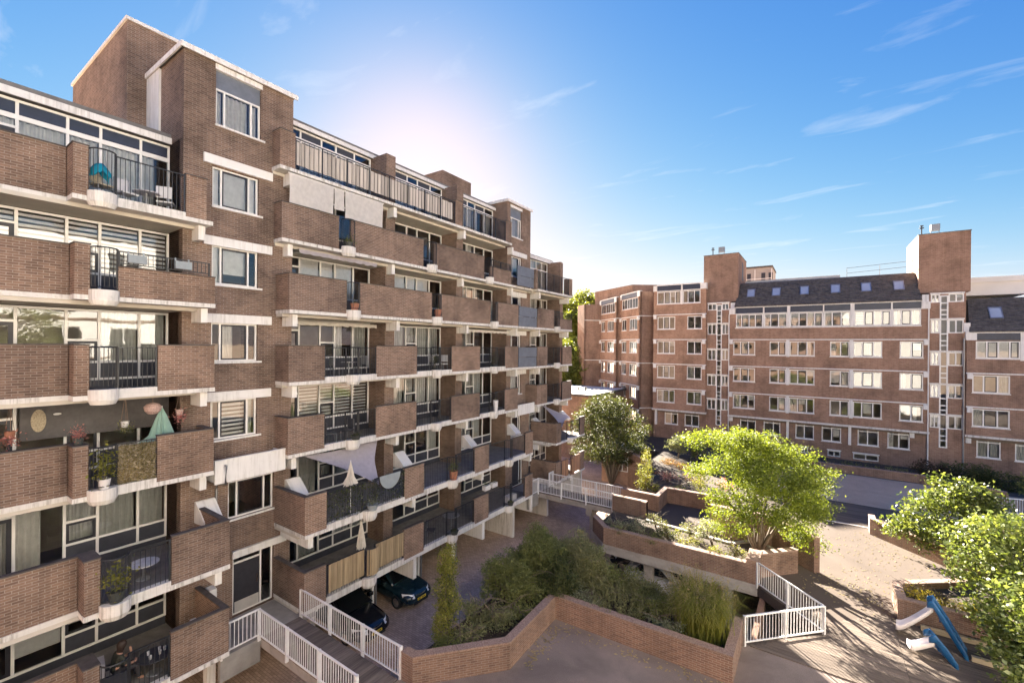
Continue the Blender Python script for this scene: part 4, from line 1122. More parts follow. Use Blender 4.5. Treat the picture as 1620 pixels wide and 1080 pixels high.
string_course(FR, 10.3, 19.5, 5.32, RB, True); end_block(FG, 10.55, 5.15, RB)
gr = [[11.1, 11.75, 12.43], [13.3, 14.0, 14.7]]
wall_open(FG, 10.36, 19.5, 0.0, 5.16, [(c[0] - 0.04, c[-1] + 0.04, 3.5, 5.06) for c in gr], 0.3, 'wall', 'brick_far', RB)
for c in gr: fwin(FG, c, 3.52, 5.04, RB, transoms={0: [4.78], 1: [4.78]}, curtains={0: 'grey', 1: 'grey'})
interior(FR, 10.4, 19.5, [5.0, 7.7, 10.5, 13.2], RB); interior(FG, 10.4, 19.5, [0.2, 2.9, 4.85], RB)
RR = (13.96, 16.85, 52.02, 54.3)
tiled_roof(10.5, 19.5, *RR, slant=0.3); skylight(11.85, 12.65, 0.36, *RR); skylight(15.2, 16.0, 0.36, *RR)
MB().tube([(10.2, YF - 0.02, 2.4), (10.2, YF - 0.02, 13.4)], 0.06, 8).build('downpipe', 'steel_grey', RB); MB().tube([(7.99, YF - 0.12, 2.4), (7.99, YF - 0.12, 16.0)], 0.05, 8).build('downpipe', 'white_paint', RB); MB().tube([(-7.72, YF - 0.05, 2.4), (-7.72, YF - 0.05, 16.0)], 0.05, 8).build('downpipe', 'white_paint', RB)
bx('rear_body', -15.4, 19.4, 59.3, 60, 0, 16.5, 'brick_far', RB)

# the wings stepping back at 45 degrees on its left end
s2 = math.sqrt(0.5)
def wing(C, Lside, Lfront, ztop, windows=True):
    """C: nearest corner; the side runs (+1,+1), the front runs (-1,+1)"""
    Fs = ((C[0], C[1]), (s2, s2), (s2, -s2))
    E = (C[0] - Lfront * s2, C[1] + Lfront * s2)
    Ff = (E, (s2, -s2), (-s2, -s2))
    wall_open(Fs, 0, Lside, 0, ztop, [], 0.3, 'wall', 'brick_far', RB)
    cc = [[0.35, 1.0, 1.6], [2.6, 3.25, 3.9, 4.6]] if windows else []
    cc = [c for c in cc if c[-1] < Lfront]
    opens = [(c[0] - 0.04, c[-1] + 0.04, z0, z0 + 1.43) for z0 in (14.5, 11.7, 8.9, 6.1, 3.3) for c in cc]
    if windows: opens.append((0.3, Lfront - 0.5, ztop - 1.95, ztop - 0.6))
    wall_open(Ff, 0, Lfront, 0, ztop, opens, 0.3, 'wall', 'brick_far', RB)
    if windows:
        for z0 in (14.5, 11.7, 8.9, 6.1, 3.3):
            for c in cc: fwin(Ff, c, z0, z0 + 1.43, RB)
            string_course(Ff, -0.05, Lfront + 0.05, z0 + 1.68, RB)
            for u in (0.1, Lfront - 0.2): end_block(Ff, u, z0 + 1.68, RB)
        n = 6; c = [0.35 + (Lfront - 0.9) * i / n for i in range(n + 1)]
        fwin(Ff, c, ztop - 1.92, ztop - 0.63, RB); MB().frame_box(Ff, 0.3, Lfront - 0.5, ztop - 0.58, ztop - 0.03, 0.0, 0.02).build('infill_panel', 'grey_panel', RB)
        MB().frame_box(Ff, 0, Lfront, ztop - 0.02, ztop + 0.08, -0.3, 0.05).build('gutter', 'white_paint', RB)
        MB().frame_box(Ff, Lfront - 0.5, Lfront + 0.06, ztop - 0.62, ztop - 0.022, 0.002, 0.12).build('eaves_block', 'white_paint', RB); MB().frame_box(Ff, -0.1, 0.3, ztop - 0.62, ztop - 0.022, 0.002, 0.12).build('eaves_block', 'white_paint', RB)
        interior(Ff, 0.3, Lfront - 0.31, [2.4, 5.2, 8.0, 10.8, 13.6, 16.3, ztop - 0.2], RB, 2.0)
    for z in (16.2, 10.55, 5.2): string_course(Fs, 0, Lside, z, RB)
    pl = [C, (C[0] + Lside * s2, C[1] + Lside * s2), (E[0] + Lside * s2 + 3, E[1] + Lside * s2 + 3), (E[0], E[1])]
    MB().prism([(p[0], p[1] + 0.3) for p in pl], ztop - 0.15, ztop - 0.05).build('roof', 'roof_felt', RB)
wing((-17.43, 52.3), 2.4, 5.3, 19.1)
wing((-21.63, 55.63), 0.62, 5.5, 18.9)
wing((-27.2, 57.8), 2.4, 3.0, 18.4, False)
m = MB(); m.prism([(-20.0, 57.0), (-15.9, 60.0), (-19, 66), (-27.5, 62.0)], 15, 20.6); m.build('stair_core', 'brick_far', RB)

# ------------------------------------------------------------------ low annexe with pale flat roof and the houses far behind
AX = thing('annexe_building', 'low brick annexe with pale flat roof behind the dark tree', 'building', (-23, 47, 0))
m = MB(); m.box(-30, -20.1, 44.6, 54.4, 0, 7.0); m.build('wall', 'brick_wall', AX)
m = MB(); m.box(-30.2, -19.9, 44.4, 54.6, 7.001, 7.16); m.build('roof', 'roof_pale', AX)
m = MB(); m.box(-30.25, -19.84, 44.34, 44.4, 6.95, 7.2); m.box(-19.9, -19.84, 44.4, 54.6, 6.95, 7.2); m.build('roof_trim', 'coping', AX)
for y in (46.2, 49.4, 51.9): window(((-20.1, 0.0), (0.0, 1.0), (1.0, 0.0)), [y, y + 0.6, y + 1.2], 4.6, 6.2, AX, dn=0.06, glass='glass_far')
for x in (-23.5, -22.6): rod('roof_vent', x, 48.5, 7.16, 7.6, 0.12, 'pot_dark', AX, 8)
FB = thing('distant_building', 'grey flat roofed block just visible above the tiled roof', 'building', (-8, 90, 0))
bx('wall', -11.0, -6.4, 88, 96, 0, 26.3, 'far_grey', FB); bx('roof_trim', -11.1, -6.3, 87.9, 96.1, 26.302, 26.6, 'coping', FB)
for x in (-10.2, -8.0, -6.9): bx('window', x, x + 0.6, 87.95, 87.99, 24.0, 25.4, 'dark_frame', FB)
for x in (-10.95, -9.0, -6.5): bx('balcony_post', x, x + 0.1, 87.6, 87.7, 22, 26.0, 'rail_white', FB)
bx('balcony_rail', -11.0, -6.4, 87.55, 87.62, 24.3, 24.4, 'rail_white', FB)

# unseen pale building added beside the camera for warm bounce light on the balconies
OB = thing('apartment_building', 'pale rendered apartment building beside the camera, facing the brown balconies', 'building', (10, -8, 0))
FO = ((5.2, 0.0), (0.0, -1.0), (-1.0, 0.0))
ow = [(u, u + 1.9, z, z + 1.5) for u in [-12 + 3.3 * i for i in range(11)] for z in (3.6, 6.4, 9.2, 12.0, 14.8, 17.6)]
wall_open(FO, -14, 26, 0, 20, ow, 0.3, 'wall', 'far_facade', OB)
for (a, b, c, d) in ow: window(FO, [a + 0.04, a + 0.95, b - 0.04], c, d, OB, dn=-0.1, curtains={0: 'full', 1: 'full'} if rnd.random() < 0.5 else {})
bx('body', 5.9, 15, -26, 14, 0, 20, 'room', OB)
m = MB(); m.box(5.0, 15.2, -26.2, 14.2, 20.001, 20.2); m.build('roof', 'roof_felt', OB)
for z in (5.6, 8.4, 11.2, 14.0, 16.8): bx('string_course', 5.12, 5.199, -26, 14, z, z + 0.2, 'brick', OB)
bx('end_wall', 5.21, 15, 14.001, 14.2, 0, 20, 'far_facade', OB)
OB2 = thing('apartment_building', 'brick apartment building behind the camera', 'building', (-8, -30, 0))  # second unseen block, added to return light and show in the far windows
bx('wall', -20, 5, -34, -26.5, 0, 20, 'brick_far', OB2); bx('roof', -20.2, 5.2, -34.2, -26.3, 20.001, 20.2, 'roof_felt', OB2)
for x in range(-19, 4, 3):
    for z in (3.6, 6.4, 9.2, 12.0, 14.8, 17.6): bx('window', x, x + 1.8, -26.49, -26.45, z, z + 1.5, 'car_glass', OB2)

# ------------------------------------------------------------------ white tubular railings, footbridges
def white_rail(p, q, z, parent, h=1.0, n=None, posts=(True, True)):
    """straight run of white railing: posts, two rails, each baluster its own piece"""
    p, q = Vector((p[0], p[1])), Vector((q[0], q[1])); L = (q - p).length; d = (q - p) / L; s = Vector((-d.y, d.x))
    n = n or max(1, round(L / 1.7))
    def ob(m, t0, t1, w, z0, z1):
        a, b = p + d * t0, p + d * t1
        m.prism([tuple(a + s * w), tuple(a - s * w), tuple(b - s * w), tuple(b + s * w)], z0, z1)
    for i in range(n):
        a, b = L * i / n, L * (i + 1) / n
        m = MB(); ob(m, a + 0.03, b - 0.03, 0.02, z + 0.08, z + 0.12); m.build('bottom_rail', 'rail_white', parent)
        m = MB(); ob(m, a + 0.03, b - 0.03, 0.024, z + h - 0.05, z + h); r = m.build('top_rail', 'rail_white', parent)
        k = max(2, int((b - a) / 0.118))
        for j in range(1, k):
            c = p + d * (a + (b - a) * j / k); rod('baluster', c.x, c.y, z + 0.121, z + h - 0.051, 0.0125, 'rail_white', r, 5)
    for i in range(n + 1):
        if (i == 0 and not posts[0]) or (i == n and not posts[1]): continue
        m = MB(); t = L * i / n; ob(m, t - 0.028, t + 0.028, 0.05, z - 0.12, z + h - 0.01); m.build('post', 'rail_white', parent)

def planks_across(parent, x0, x1, y0, y1, z, pitch=0.145, mat='plank_wood_y', th=0.04):
    """planks that run along Y, laid side by side along X"""
    n = int((x1 - x0) / pitch)
    for i in range(n):
        dz = rnd.uniform(-0.004, 0.004); e = rnd.uniform(0, 0.02)
        a = x0 + i * pitch
        o = bx('plank', a, a + pitch - 0.010, y0 + 0.01, y1 - 0.01, z - th, z, mat, parent)
        o.location.z += dz; o.location.y += e - 0.01

def footbridge(Y, label, near):
    T = thing('footbridge', label, 'footbridge', (-13, Y + 0.75, 2.0), 'plank footbridges to the entrances')
    m = MB(); m.box(-17.69, -15.72, Y - 1.2, Y + 2.1, 2.12, 2.355); m.box(-15.9, -15.73, Y - 1.2, Y + 0.05, 1.55, 2.119); m.build('landing', 'concrete_floor', T)
    planks_across(T, -15.715, -10.32, Y + 0.04, Y + 1.46, 2.40)
    for y in (Y + 0.06, Y + 1.28): bx('beam', -15.7, -10.3, y, y + 0.16, 2.05, 2.355, 'concrete', T)
    bx('support', -12.2, -11.8, Y + 0.1, Y + 1.4, 1.6, 2.048, 'concrete', T); bx('support', -12.1, -11.9, Y + 0.5, Y + 0.9, 0, 1.598, 'concrete', T)
    white_rail((-15.73, Y - 1.18), (-15.73, Y), 2.40, T, n=1, posts=(True, False)); white_rail((-15.73, Y), (-10.38, Y), 2.40, T, n=3)
    white_rail((-15.73, Y + 2.1), (-15.73, Y + 1.5), 2.40, T, n=1, posts=(True, False)); white_rail((-15.73, Y + 1.5), (-10.3, Y + 1.5), 2.40, T, n=3)
    return T
footbridge(7.70, 'plank footbridge with white railings leading to the dark door in the foreground', True)
footbridge(26.25, 'far plank footbridge with white railings near the end of the balconies', False)

T = thing('railing', 'white railing in a V around the corner of the open light well', 'railing', (-0.9, 18, DZ), 'white railings on the deck')
white_rail((-1.95, 16.9), (0.28, 19.2), 2.42, T, n=2); white_rail((0.28, 19.2), (-2.0, 21.45), 2.42, T, n=2, posts=(False, True))
T = thing('railing', 'white railing half hidden behind the yellow-green tree', 'railing', (-0.9, 35, DZ), 'white railings on the deck')
white_rail((-3.4, 34.2), (-1.2, 34.2), 2.42, T, n=1); white_rail((-1.2, 34.2), (0.6, 36.0), 2.42, T, n=2)
T = thing('railing', 'white topped railing at the right edge beyond the leafy shrubs', 'railing', (10.5, 39.5, DZ), 'white railings on the deck')
white_rail((9.1, 39.4), (12.6, 40.6), 2.42, T, n=2)

# boarded strip across the near crossing and the far one
for i in range(33):
    y = 16.96 + i * 0.145
    xl = (-1.9 + (y - 16.96)) if y < 19.15 else 0.3
    if y > 20.0: xl = 0.3 + (y - 20.0) * 1.03
    o = bx('plank', xl + 0.12, 2.4, y, y + 0.135, DZ + 0.002, DZ + 0.034, 'plank_wood', d2); o2 = bx('plank', 2.41, 9.5, y, y + 0.135, DZ + 0.002, DZ + 0.034, 'plank_wood', d2)
    for k in (o, o2): k.location.z += rnd.uniform(-0.0015, 0.004)
for i in range(28):
    y = 32.0 + i * 0.145
    o = bx('plank', -0.4 + (y - 32) * 0.25, 3.2, y, y + 0.13, DZ + 0.002, DZ + 0.03, 'plank_wood', d3); o2 = bx('plank', 3.21, 9.5, y, y + 0.13, DZ + 0.002, DZ + 0.03, 'plank_wood', d3)
structure(MB().box(-0.6, 9.5, 31.88, 31.985, DZ + 0.002, DZ + 0.036).build('deck_kerb', 'white_concrete'))

# ------------------------------------------------------------------ planters and low brick walls
def wall_run(parent, pts, th, z0, z1, top=True, mat='brick_wall'):
    """brick wall along pts; every straight stretch is one piece, with a rowlock course on top"""
    for kk, (p, q) in enumerate(zip(pts[:-1], pts[1:])):
        e_ = 0.004 * (kk % 3)
        MB().wallseg(p, q, th, z0, z1 - e_).build('wall', mat, parent)
        if top:
            p_, q_ = Vector(p), Vector(q); d = (q_ - p_).normalized(); n = Vector((-d.y, d.x)) * 0.012
            MB().wallseg(tuple(p_ + n - d * 0.004), tuple(q_ + n + d * 0.004), th + 0.024, z1 + 0.001 - e_, z1 + 0.06 - e_).build('coping', 'rowlock', parent)
t = NT('rowlock')
v = t.noise(26, 3, 0.6); c = t.ramp(v, [(0.3, (0.17, 0.105, 0.08)), (0.7, (0.36, 0.26, 0.205))]); t.ln(c, t.b.inputs['Base Color']); t.b.inputs['Roughness'].default_value = 0.95; t.bump(v, 0.4, 0.01); MATS['rowlock'] = t.m
def planter(label, pts, soil, zt=3.2, zs=2.95, th=0.26, z0=DZ, cat='planter'):
    c = np.mean(np.array(soil), 0)
    T = thing('planter', label, cat, (c[0], c[1], DZ), 'brick planters on the deck')
    wall_run(T, pts, th, z0, zt)
    MB().prism(soil, 2.2 if z0 >= 2.2 else z0, zs).build('soil', 'soil', T)
    return T
planter('long angled brick planter around the dark near terrace', [(-10.28, 9.2), (-9.78, 9.2), (-7.82, 11.42), (-7.9, 14.5), (-2.0, 14.72), (-2.0, 17.0)][::-1],
        [(-10.25, 9.5), (-9.9, 9.5), (-8.15, 11.5), (-8.2, 14.8), (-2.3, 15.0), (-2.3, 16.98), (-10.25, 16.98)], 3.2, 2.75)
MB().box(-10.28, -9.8, 9.22, 9.45, DZ, 3.2)
T = planter('raised brick planter above the open light well, holding the yellow-green tree', [(-2.42, 21.46), (-8.93, 21.40), (-10.0, 22.5)],
        [(-9.85, 22.6), (-8.85, 21.7), (-2.4, 21.75), (-1.0, 23.6), (-2.4, 25.4), (-3.5, 24.45), (-7.8, 24.9), (-9.85, 24.9)], 3.2, 2.72)
bx('pier', -2.415, -1.95, 21.44, 22.6, DZ, 3.40, 'brick_wall', T); bx('coping', -2.43, -1.93, 21.42, 22.62, 3.401, 3.46, 'rowlock', T); wall_run(T, [(-0.62, 23.72), (-1.94, 22.3)], 0.3, DZ, 3.38)
for p, q in (((-7.85, 25.0), (-3.45, 24.5)), ((-3.45, 24.5), (-2.45, 25.66)), ((-2.45, 25.66), (-1.2, 24.6))): MB().wallseg(p, q, 0.2, DZ, 2.8).build('kerb', 'concrete', T)
W = thing('brick_wall', 'brick wall between the far footbridge and the light well', 'wall', (-9, 26.2, DZ), 'free standing brick walls'); wall_run(W, [(-8.2, 25.95), (-8.2, 26.3), (-10.3, 26.3)][::-1], 0.25, DZ, 3.3)
W = thing('brick_wall', 'stepped brick wall behind the shaded terrace, backing the planting', 'wall', (-8, 28, DZ), 'free standing brick walls')
wall_run(W, [(-10.3, 27.8), (-8.15, 27.8)], 0.25, DZ, 3.3); wall_run(W, [(-8.15, 27.5), (-8.15, 29.4)], 0.25, DZ, 3.3); wall_run(W, [(-8.15, 29.4), (-4.2, 29.6)][::-1], 0.28, DZ, 3.3)
W = thing('brick_wall', 'tall sunlit brick wall with a bend beneath the yellow-green tree', 'wall', (-2, 25.5, DZ), 'free standing brick walls')
wall_run(W, [(-4.68, 26.15), (-1.66, 26.15), (0.18, 24.35)], 0.3, DZ, 3.92)
W = thing('brick_wall', 'low brick kerb wall in front of the far building', 'wall', (3, 44.8, DZ), 'free standing brick walls')
wall_run(W, [(-3.0, 44.75), (6.4, 44.85), (7.3, 44.3), (10.2, 42.0)][::-1], 0.3, 1.6, 3.0)
W = thing('brick_wall', 'short stub of brick wall on the far terrace', 'wall', (1, 43, DZ), 'free standing brick walls'); wall_run(W, [(0.2, 43.1), (1.4, 43.1)][::-1], 0.3, DZ, 3.1)
W = thing('brick_wall', 'short brick wall end beside the far right hedge', 'wall', (10, 41.5, DZ), 'free standing brick walls'); wall_run(W, [(9.0, 42.2), (10.0, 41.4)][::-1], 0.3, DZ, 3.3)
PR = planter('brick planter with the leafy shrub beside the sunlit path', [(6.1, 27.3), (2.45, 30.95), (2.45, 31.75)], [(2.6, 31.7), (2.6, 31.1), (6.2, 27.5), (12, 27.5), (12, 33), (4, 33)], 3.2, 3.0)
PS = planter('brick planter with golden ground cover behind the slides', [(9, 21.72), (2.55, 21.72), (2.55, 23.25), (5, 25.2)], [(2.75, 21.95), (9, 21.95), (9, 26), (5.2, 25.0), (2.75, 23.1)], 3.2, 3.0)
structure(MB().box(-22, 19.5, 45.1, 52.5, 1.2, 1.95).build('planting_bed', 'soil'))
structure(MB().prism([(-9.88, 29.62), (-3.3, 29.62), (-3.3, 33.9), (-6.5, 36), (-9.88, 36)], DZ, 2.85).build('planting_bed', 'soil'))
structure(MB().prism([(-12, 35.5), (-9.0, 35.2), (-6.4, 37.4), (-6.0, 42.5), (-12, 44)], DZ, 2.62).build('planting_bed', 'soil'))
for i, (a, b) in enumerate((((3.15, 21.5), (5.2, 21.5)), ((4.2, 20.3), (6.0, 20.3)))):
    tag(bx('timber_edge', a[0], b[0], a[1] - 0.06, a[1] + 0.06, DZ + 0.04, DZ + 0.2, 'timber_pale'), ['pale timber beam behind the taller slide', 'pale timber beam behind the smaller slide'][i], 'beam')
# columns in the light well
for x in (-6.75, -3.2):
    tag(bx('column', x - 0.2, x + 0.2, 21.75, 22.15, 0, 2.0, 'concrete'), 'concrete column under the raised planter, ' + ('left of the white car' if x < -5 else 'right of the white car'), 'column')
# lower walls around the far left yard
W = thing('brick_wall', 'dark brick wall with slots below the planting on the far left', 'wall', (-12, 36, 0), 'free standing brick walls'); wall_run(W, [(-16.0, 40.8), (-11.2, 36.2)][::-1], 0.3, 0, 3.0)
W2 = thing('garden_shed', 'small brick shed with white framed window under the dark tree', 'shed', (-14, 40, 0))
bx('wall', -16.4, -13.6, 38.8, 41.2, 0, 3.1, 'brick_far', W2); bx('roof', -16.6, -13.4, 38.6, 41.4, 3.102, 3.25, 'roof_pale', W2); window(((0.0, 38.8), (1.0, 0.0), (0.0, -1.0)), [-15.0, -14.4, -13.9], 1.2, 2.5, W2, dn=0.06)

# ------------------------------------------------------------------ vegetation
def branchy(parent, base, tips, r0=0.11, name='trunk', split=None):
    m = MB(); base = Vector(base)
    for t in tips:
        t = Vector(t); mid = base.lerp(t, 0.45) + Vector((rnd.uniform(-.2, .2), rnd.uniform(-.2, .2), 0.25)); q = base.lerp(t, 0.2) + Vector((rnd.uniform(-.05, .05), rnd.uniform(-.05, .05), 0.2))
        m.tube([base, q, mid, t], [r0, r0 * 0.75, r0 * 0.5, r0 * 0.14], 7)
        for _ in range(3):
            s = mid.lerp(t, rnd.uniform(0, 0.6)); e = s + Vector((rnd.uniform(-1, 1), rnd.uniform(-1, 1), rnd.uniform(0.1, 0.7))) * 0.8
            m.tube([s, s.lerp(e, .5) + Vector((0, 0, .08)), e], [r0 * 0.35, r0 * 0.22, r0 * 0.08], 5)
    return m.build(name, 'bark', parent, True)
def crown(parent, mat, lobes, per, size, dens=1.0, aspect=0.5, name='crown', r_cl=0.22, flat=0.6, up=0.3, shell=0.4, droop=0.0):
    P = []
    for (x, y, z, rx, ry, rz) in lobes:
        n = max(3, int(dens * (rx * ry * rz) ** (2 / 3) * 22))
        P.append(clump_points((x, y, z), (rx, ry, rz), n, per, r_cl, shell, None, flat))
    P = np.vstack(P); S = size[0] + (size[1] - size[0]) * rng.random(len(P))
    return stuff(leaves_mesh(name, mat, P, S, parent, aspect, up, droop=droop))
rv = np.array([0.8244, 0.566]); dv = np.array([-0.566, 0.8244])
def at(base, a, d=0.0): return (base[0] + rv[0] * a + dv[0] * d, base[1] + rv[1] * a + dv[1] * d)

# the yellow-green tree in the raised planter
AB = (-2.2, 24.1)
T = thing('tree', 'bright yellow-green feathery tree in the middle of the court', 'tree', (AB[0], AB[1], 2.6))
lob = []
for a, z, d, r in [(-2.95, 8.15, 0.3, .85), (-2.2, 8.2, -.4, .9), (-1.2, 7.85, .8, 1.0), (-1.7, 7.2, -.9, .9), (-.3, 7.4, -.3, 1.0), (.7, 7.3, .9, 1.0), (1.5, 7.45, -.4, .95), (2.4, 7.3, .5, .95), (3.0, 6.7, -.3, .9), (3.35, 5.9, .4, .7),
                   (-2.9, 6.6, .2, .75), (-2.55, 5.5, -.3, .7), (-2.2, 4.7, 0, .55), (-.9, 6.2, -1.2, .8), (.4, 6.2, -1.3, .85), (1.6, 6.0, -1.1, .85), (2.3, 5.2, -.7, .75), (2.55, 4.3, -.4, .6), (1.2, 4.9, -.9, .55), (-1.2, 5.0, -.8, .5), (.2, 6.8, 1.6, 1.0), (1.9, 6.4, 1.5, .9), (-1.3, 6.6, 1.6, .9), (3.1, 4.9, .2, .5), (2.9, 3.7, -.2, .4)]:
    p = at(AB, a * .86 - .1, d * .9); lob.append((p[0], p[1], z, r * .95, r * .95, r * 0.52))
for a, z, d, r in [(-2.0, 6.0, -1.0, .8), (-1.5, 5.2, -1.4, .7), (-.4, 5.3, -1.7, .8), (.8, 5.4, -1.8, .8), (1.8, 5.2, -1.4, .75), (2.7, 5.4, -.6, .75), (1.7, 4.3, -1.2, .6), (2.4, 3.6, -.8, .55), (.9, 4.3, -1.6, .5), (-2.4, 4.2, -.6, .5), (-1.7, 4.3, -1.0, .45), (-.2, 6.9, -1.6, .9), (1.0, 6.7, -1.7, .9), (-1.4, 6.9, -1.5, .85), (2.0, 6.7, -1.2, .85), (3.3, 5.3, .0, .6), (0, 8.0, .3, .9), (-.9, 8.3, .2, .8), (1.0, 7.9, .2, .8)]:
    p = at(AB, a * .8 - .1, d); lob.append((p[0], p[1], z, r, r, r * 0.55))
lob += [(l[0] + rnd.uniform(-.5, .5), l[1] + rnd.uniform(-.5, .5), l[2] - .25, l[3] * .8, l[4] * .8, l[5] * .9) for l in lob]
crown(T, 'leaf_acacia', lob, 34, (0.07, 0.145), 2.3, 0.45, r_cl=0.19, flat=0.5, droop=0.25, shell=0.25)
branchy(T, (AB[0], AB[1], 2.6), [(*at(AB, a, d), z) for a, z, d in [(-2.0, 7.2, 0), (-.6, 7.0, .5), (.9, 6.8, .4), (2.3, 6.4, 0), (1.6, 5.6, -.6), (-.3, 6.3, -.8), (-1.9, 5.6, -.2)]], 0.115)

# leafy shrubs on the right
def shrub(name, label, base, lobes, mat, size, per=26, dens=1.3, aspect=0.6, stems=5, group='shrubs and bushes in the planters', cat='shrub', **kw):
    T = thing(name, label, cat, base, group)
    crown(T, mat, lobes, per, size, dens, aspect, name='foliage', **kw)
    tips = [lobes[i % len(lobes)] for i in range(min(stems, max(2, len(lobes))))]
    branchy(T, base, [(t[0], t[1], t[2] + t[5] * 0.3) for t in tips], 0.045, 'stems')
    return T
b = (5.6, 30.0)
lob = [(*at(b, a, d), z, r, r, r * 0.75) for a, d, z, r in [(-1.9, 0, 4.0, .8), (-1.1, .3, 4.7, .9), (-.4, -.2, 5.4, .9), (.1, .5, 5.9, .7), (.6, -.3, 5.3, .9), (1.3, .2, 5.0, .9), (1.9, 0, 4.3, .9), (2.3, .6, 3.9, .8), (-.9, -.8, 3.9, .9), (.3, -.9, 4.3, 1.0), (1.3, -.8, 4.0, .9), (-2.4, .5, 3.5, .55), (-1.6, -.6, 3.4, .6)]]
shrub('shrub', 'tall glossy leaved shrub in the planter beside the sunlit path', (*b, 3.0), lob, 'leaf_bright', (0.12, 0.22), 30, 2.1, 0.62, r_cl=0.22)
b = (6.0, 22.8)
lob = [(*at(b, a, d), z, r, r, r * 0.75) for a, d, z, r in [(-1.5, .3, 4.6, .8), (-.9, .8, 5.4, .9), (-.1, .6, 6.0, .9), (.8, .3, 5.9, .9), (1.6, .2, 5.5, 1.0), (2.4, 0, 5.3, 1.0), (-1.6, -.3, 3.7, .7), (-.8, -.6, 4.5, 1.0), (.2, -.5, 5.0, 1.1), (1.2, -.6, 4.7, 1.1), (2.2, -.7, 4.5, 1.0), (-.9, -1.3, 3.6, .8), (0.0, -1.5, 4.0, 1.0), (1.0, -1.6, 3.9, 1.0), (2.0, -1.7, 3.9, 1.0), (.6, -2.6, 3.3, .9), (1.6, -2.8, 3.3, 1.0), (-.1, -2.2, 3.2, .6), (1.0, -3.4, 3.0, .7), (2.0, -3.6, 3.0, .8)]]
lob += [(5.2, 20.4, 4.3, .9, .9, .7), (5.4, 19.5, 4.0, .9, .9, .7), (5.2, 18.7, 3.7, .8, .8, .65), (5.6, 18.3, 4.2, .9, .9, .7), (4.9, 19.8, 3.5, .6, .6, .5), (5.0, 17.8, 3.5, .7, .7, .6), (5.9, 20.0, 4.9, .9, .9, .7)]
shrub('shrub', 'large bright leafy shrub overhanging the slides at the right edge', (*b, 3.0), lob, 'leaf_bright', (0.10, 0.19), 32, 2.2, 0.62, r_cl=0.22)

# dark tree beyond the balconies and the trees behind
b = (-15.2, 38.2)
T = thing('tree', 'dark rounded tree standing beyond the end of the balconies', 'tree', (*b, 0))
lob = [(*at(b, a, d), z, r, r, r * 0.75) for a, d, z, r in [(-2.2, 0, 6.2, 1.1), (-1.3, .3, 7.2, 1.1), (-.3, 0, 7.5, 1.0), (.7, .4, 6.9, 1.1), (1.6, 0, 5.9, 1.0), (2.6, .2, 4.9, .8), (-2.2, -.6, 4.7, 1.2), (-.8, -.9, 5.5, 1.3), (.6, -.8, 5.0, 1.2), (1.7, -.5, 4.3, 1.0), (-1.4, -.6, 3.4, 1.2), (.1, -.6, 3.6, 1.2), (1.3, -.3, 3.2, .9), (0, 1.2, 5.5, 1.4), (-3.0, .4, 5.3, .9), (-3.2, -.3, 4.2, 1.0), (-2.6, -.6, 3.2, 1.0), (-.9, -.9, 2.8, 1.0), (.9, -.8, 2.7, .9), (-1.6, .2, 6.4, 1.2), (.2, -.4, 6.4, 1.2), (2.1, -.3, 3.6, .8)]]
crown(T, 'leaf_dark', lob, 26, (0.12, 0.22), 1.7, 0.5, r_cl=0.28); branchy(T, (*b, 0), [(l[0], l[1], l[2]) for l in lob[:9]], 0.17)
for i, (x, y, h, rr) in enumerate(((-31.6, 66, 19.0, 3.8), (-34.5, 71, 22.0, 4.6), (-38.5, 76, 22, 4.6), (-30, 60, 13, 3.0))):
    T = thing('tree', ['pale green tree tops showing between the two buildings, front one', 'taller pale green tree behind the gap between the two buildings', 'rearmost pale green tree in the gap between the two buildings', 'low pale green tree in the gap above the annexe roof'][i], 'tree', (x, y, 0), 'trees in the gap between the buildings')
    lob = [(x + rnd.uniform(-.5, .5) * rr * 1.5, y + rnd.uniform(-.5, .5) * rr * 1.5, h - rr * 2.4 * rnd.random() - (1 if k else 0), rr * .45, rr * .45, rr * .38) for k in range(22)] + [(x + rnd.uniform(-.6, .6) * rr, y + rnd.uniform(-.6, .6) * rr, h * rnd.uniform(.2, .6), rr * .5, rr * .5, rr * .5) for k in range(12)]
    crown(T, 'leaf_far', lob, 14, (0.3, 0.55), 0.75, 0.6, r_cl=0.4); branchy(T, (x, y, 0), [(l[0], l[1], l[2]) for l in lob[:6]], 0.3)

# columnar hedge tree in the near planter and its small leaves
b = uzp = (-10.0, 10.9)
T = thing('columnar_tree', 'slim upright columnar shrub in the near planter beside the parking lane', 'shrub', (*b, 2.7), 'columnar evergreens')
crown(T, 'leaf_yellowgreen', [(b[0] + rnd.uniform(-.10, .10), b[1] + rnd.uniform(-.13, .13), z, .43 - abs(z - 3.9) * .08, .43 - abs(z - 3.9) * .08, .33) for z in np.linspace(2.9, 5.6, 15)], 26, (0.045, 0.085), 6.0, 0.6, r_cl=0.075, flat=1.2, shell=0.5)
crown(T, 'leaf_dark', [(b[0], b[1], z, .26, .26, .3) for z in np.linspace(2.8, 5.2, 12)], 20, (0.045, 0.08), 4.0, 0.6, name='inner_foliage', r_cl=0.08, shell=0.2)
branchy(T, (*b, 2.6), [(b[0], b[1], 5.4), (b[0] + .1, b[1], 4.8), (b[0] - .1, b[1] + .1, 4.9)], 0.03, 'stems')
b = (-9.45, 29.95)
T = thing('columnar_tree', 'upright light green conifer behind the far brick wall', 'shrub', (*b, 2.8), 'columnar evergreens')
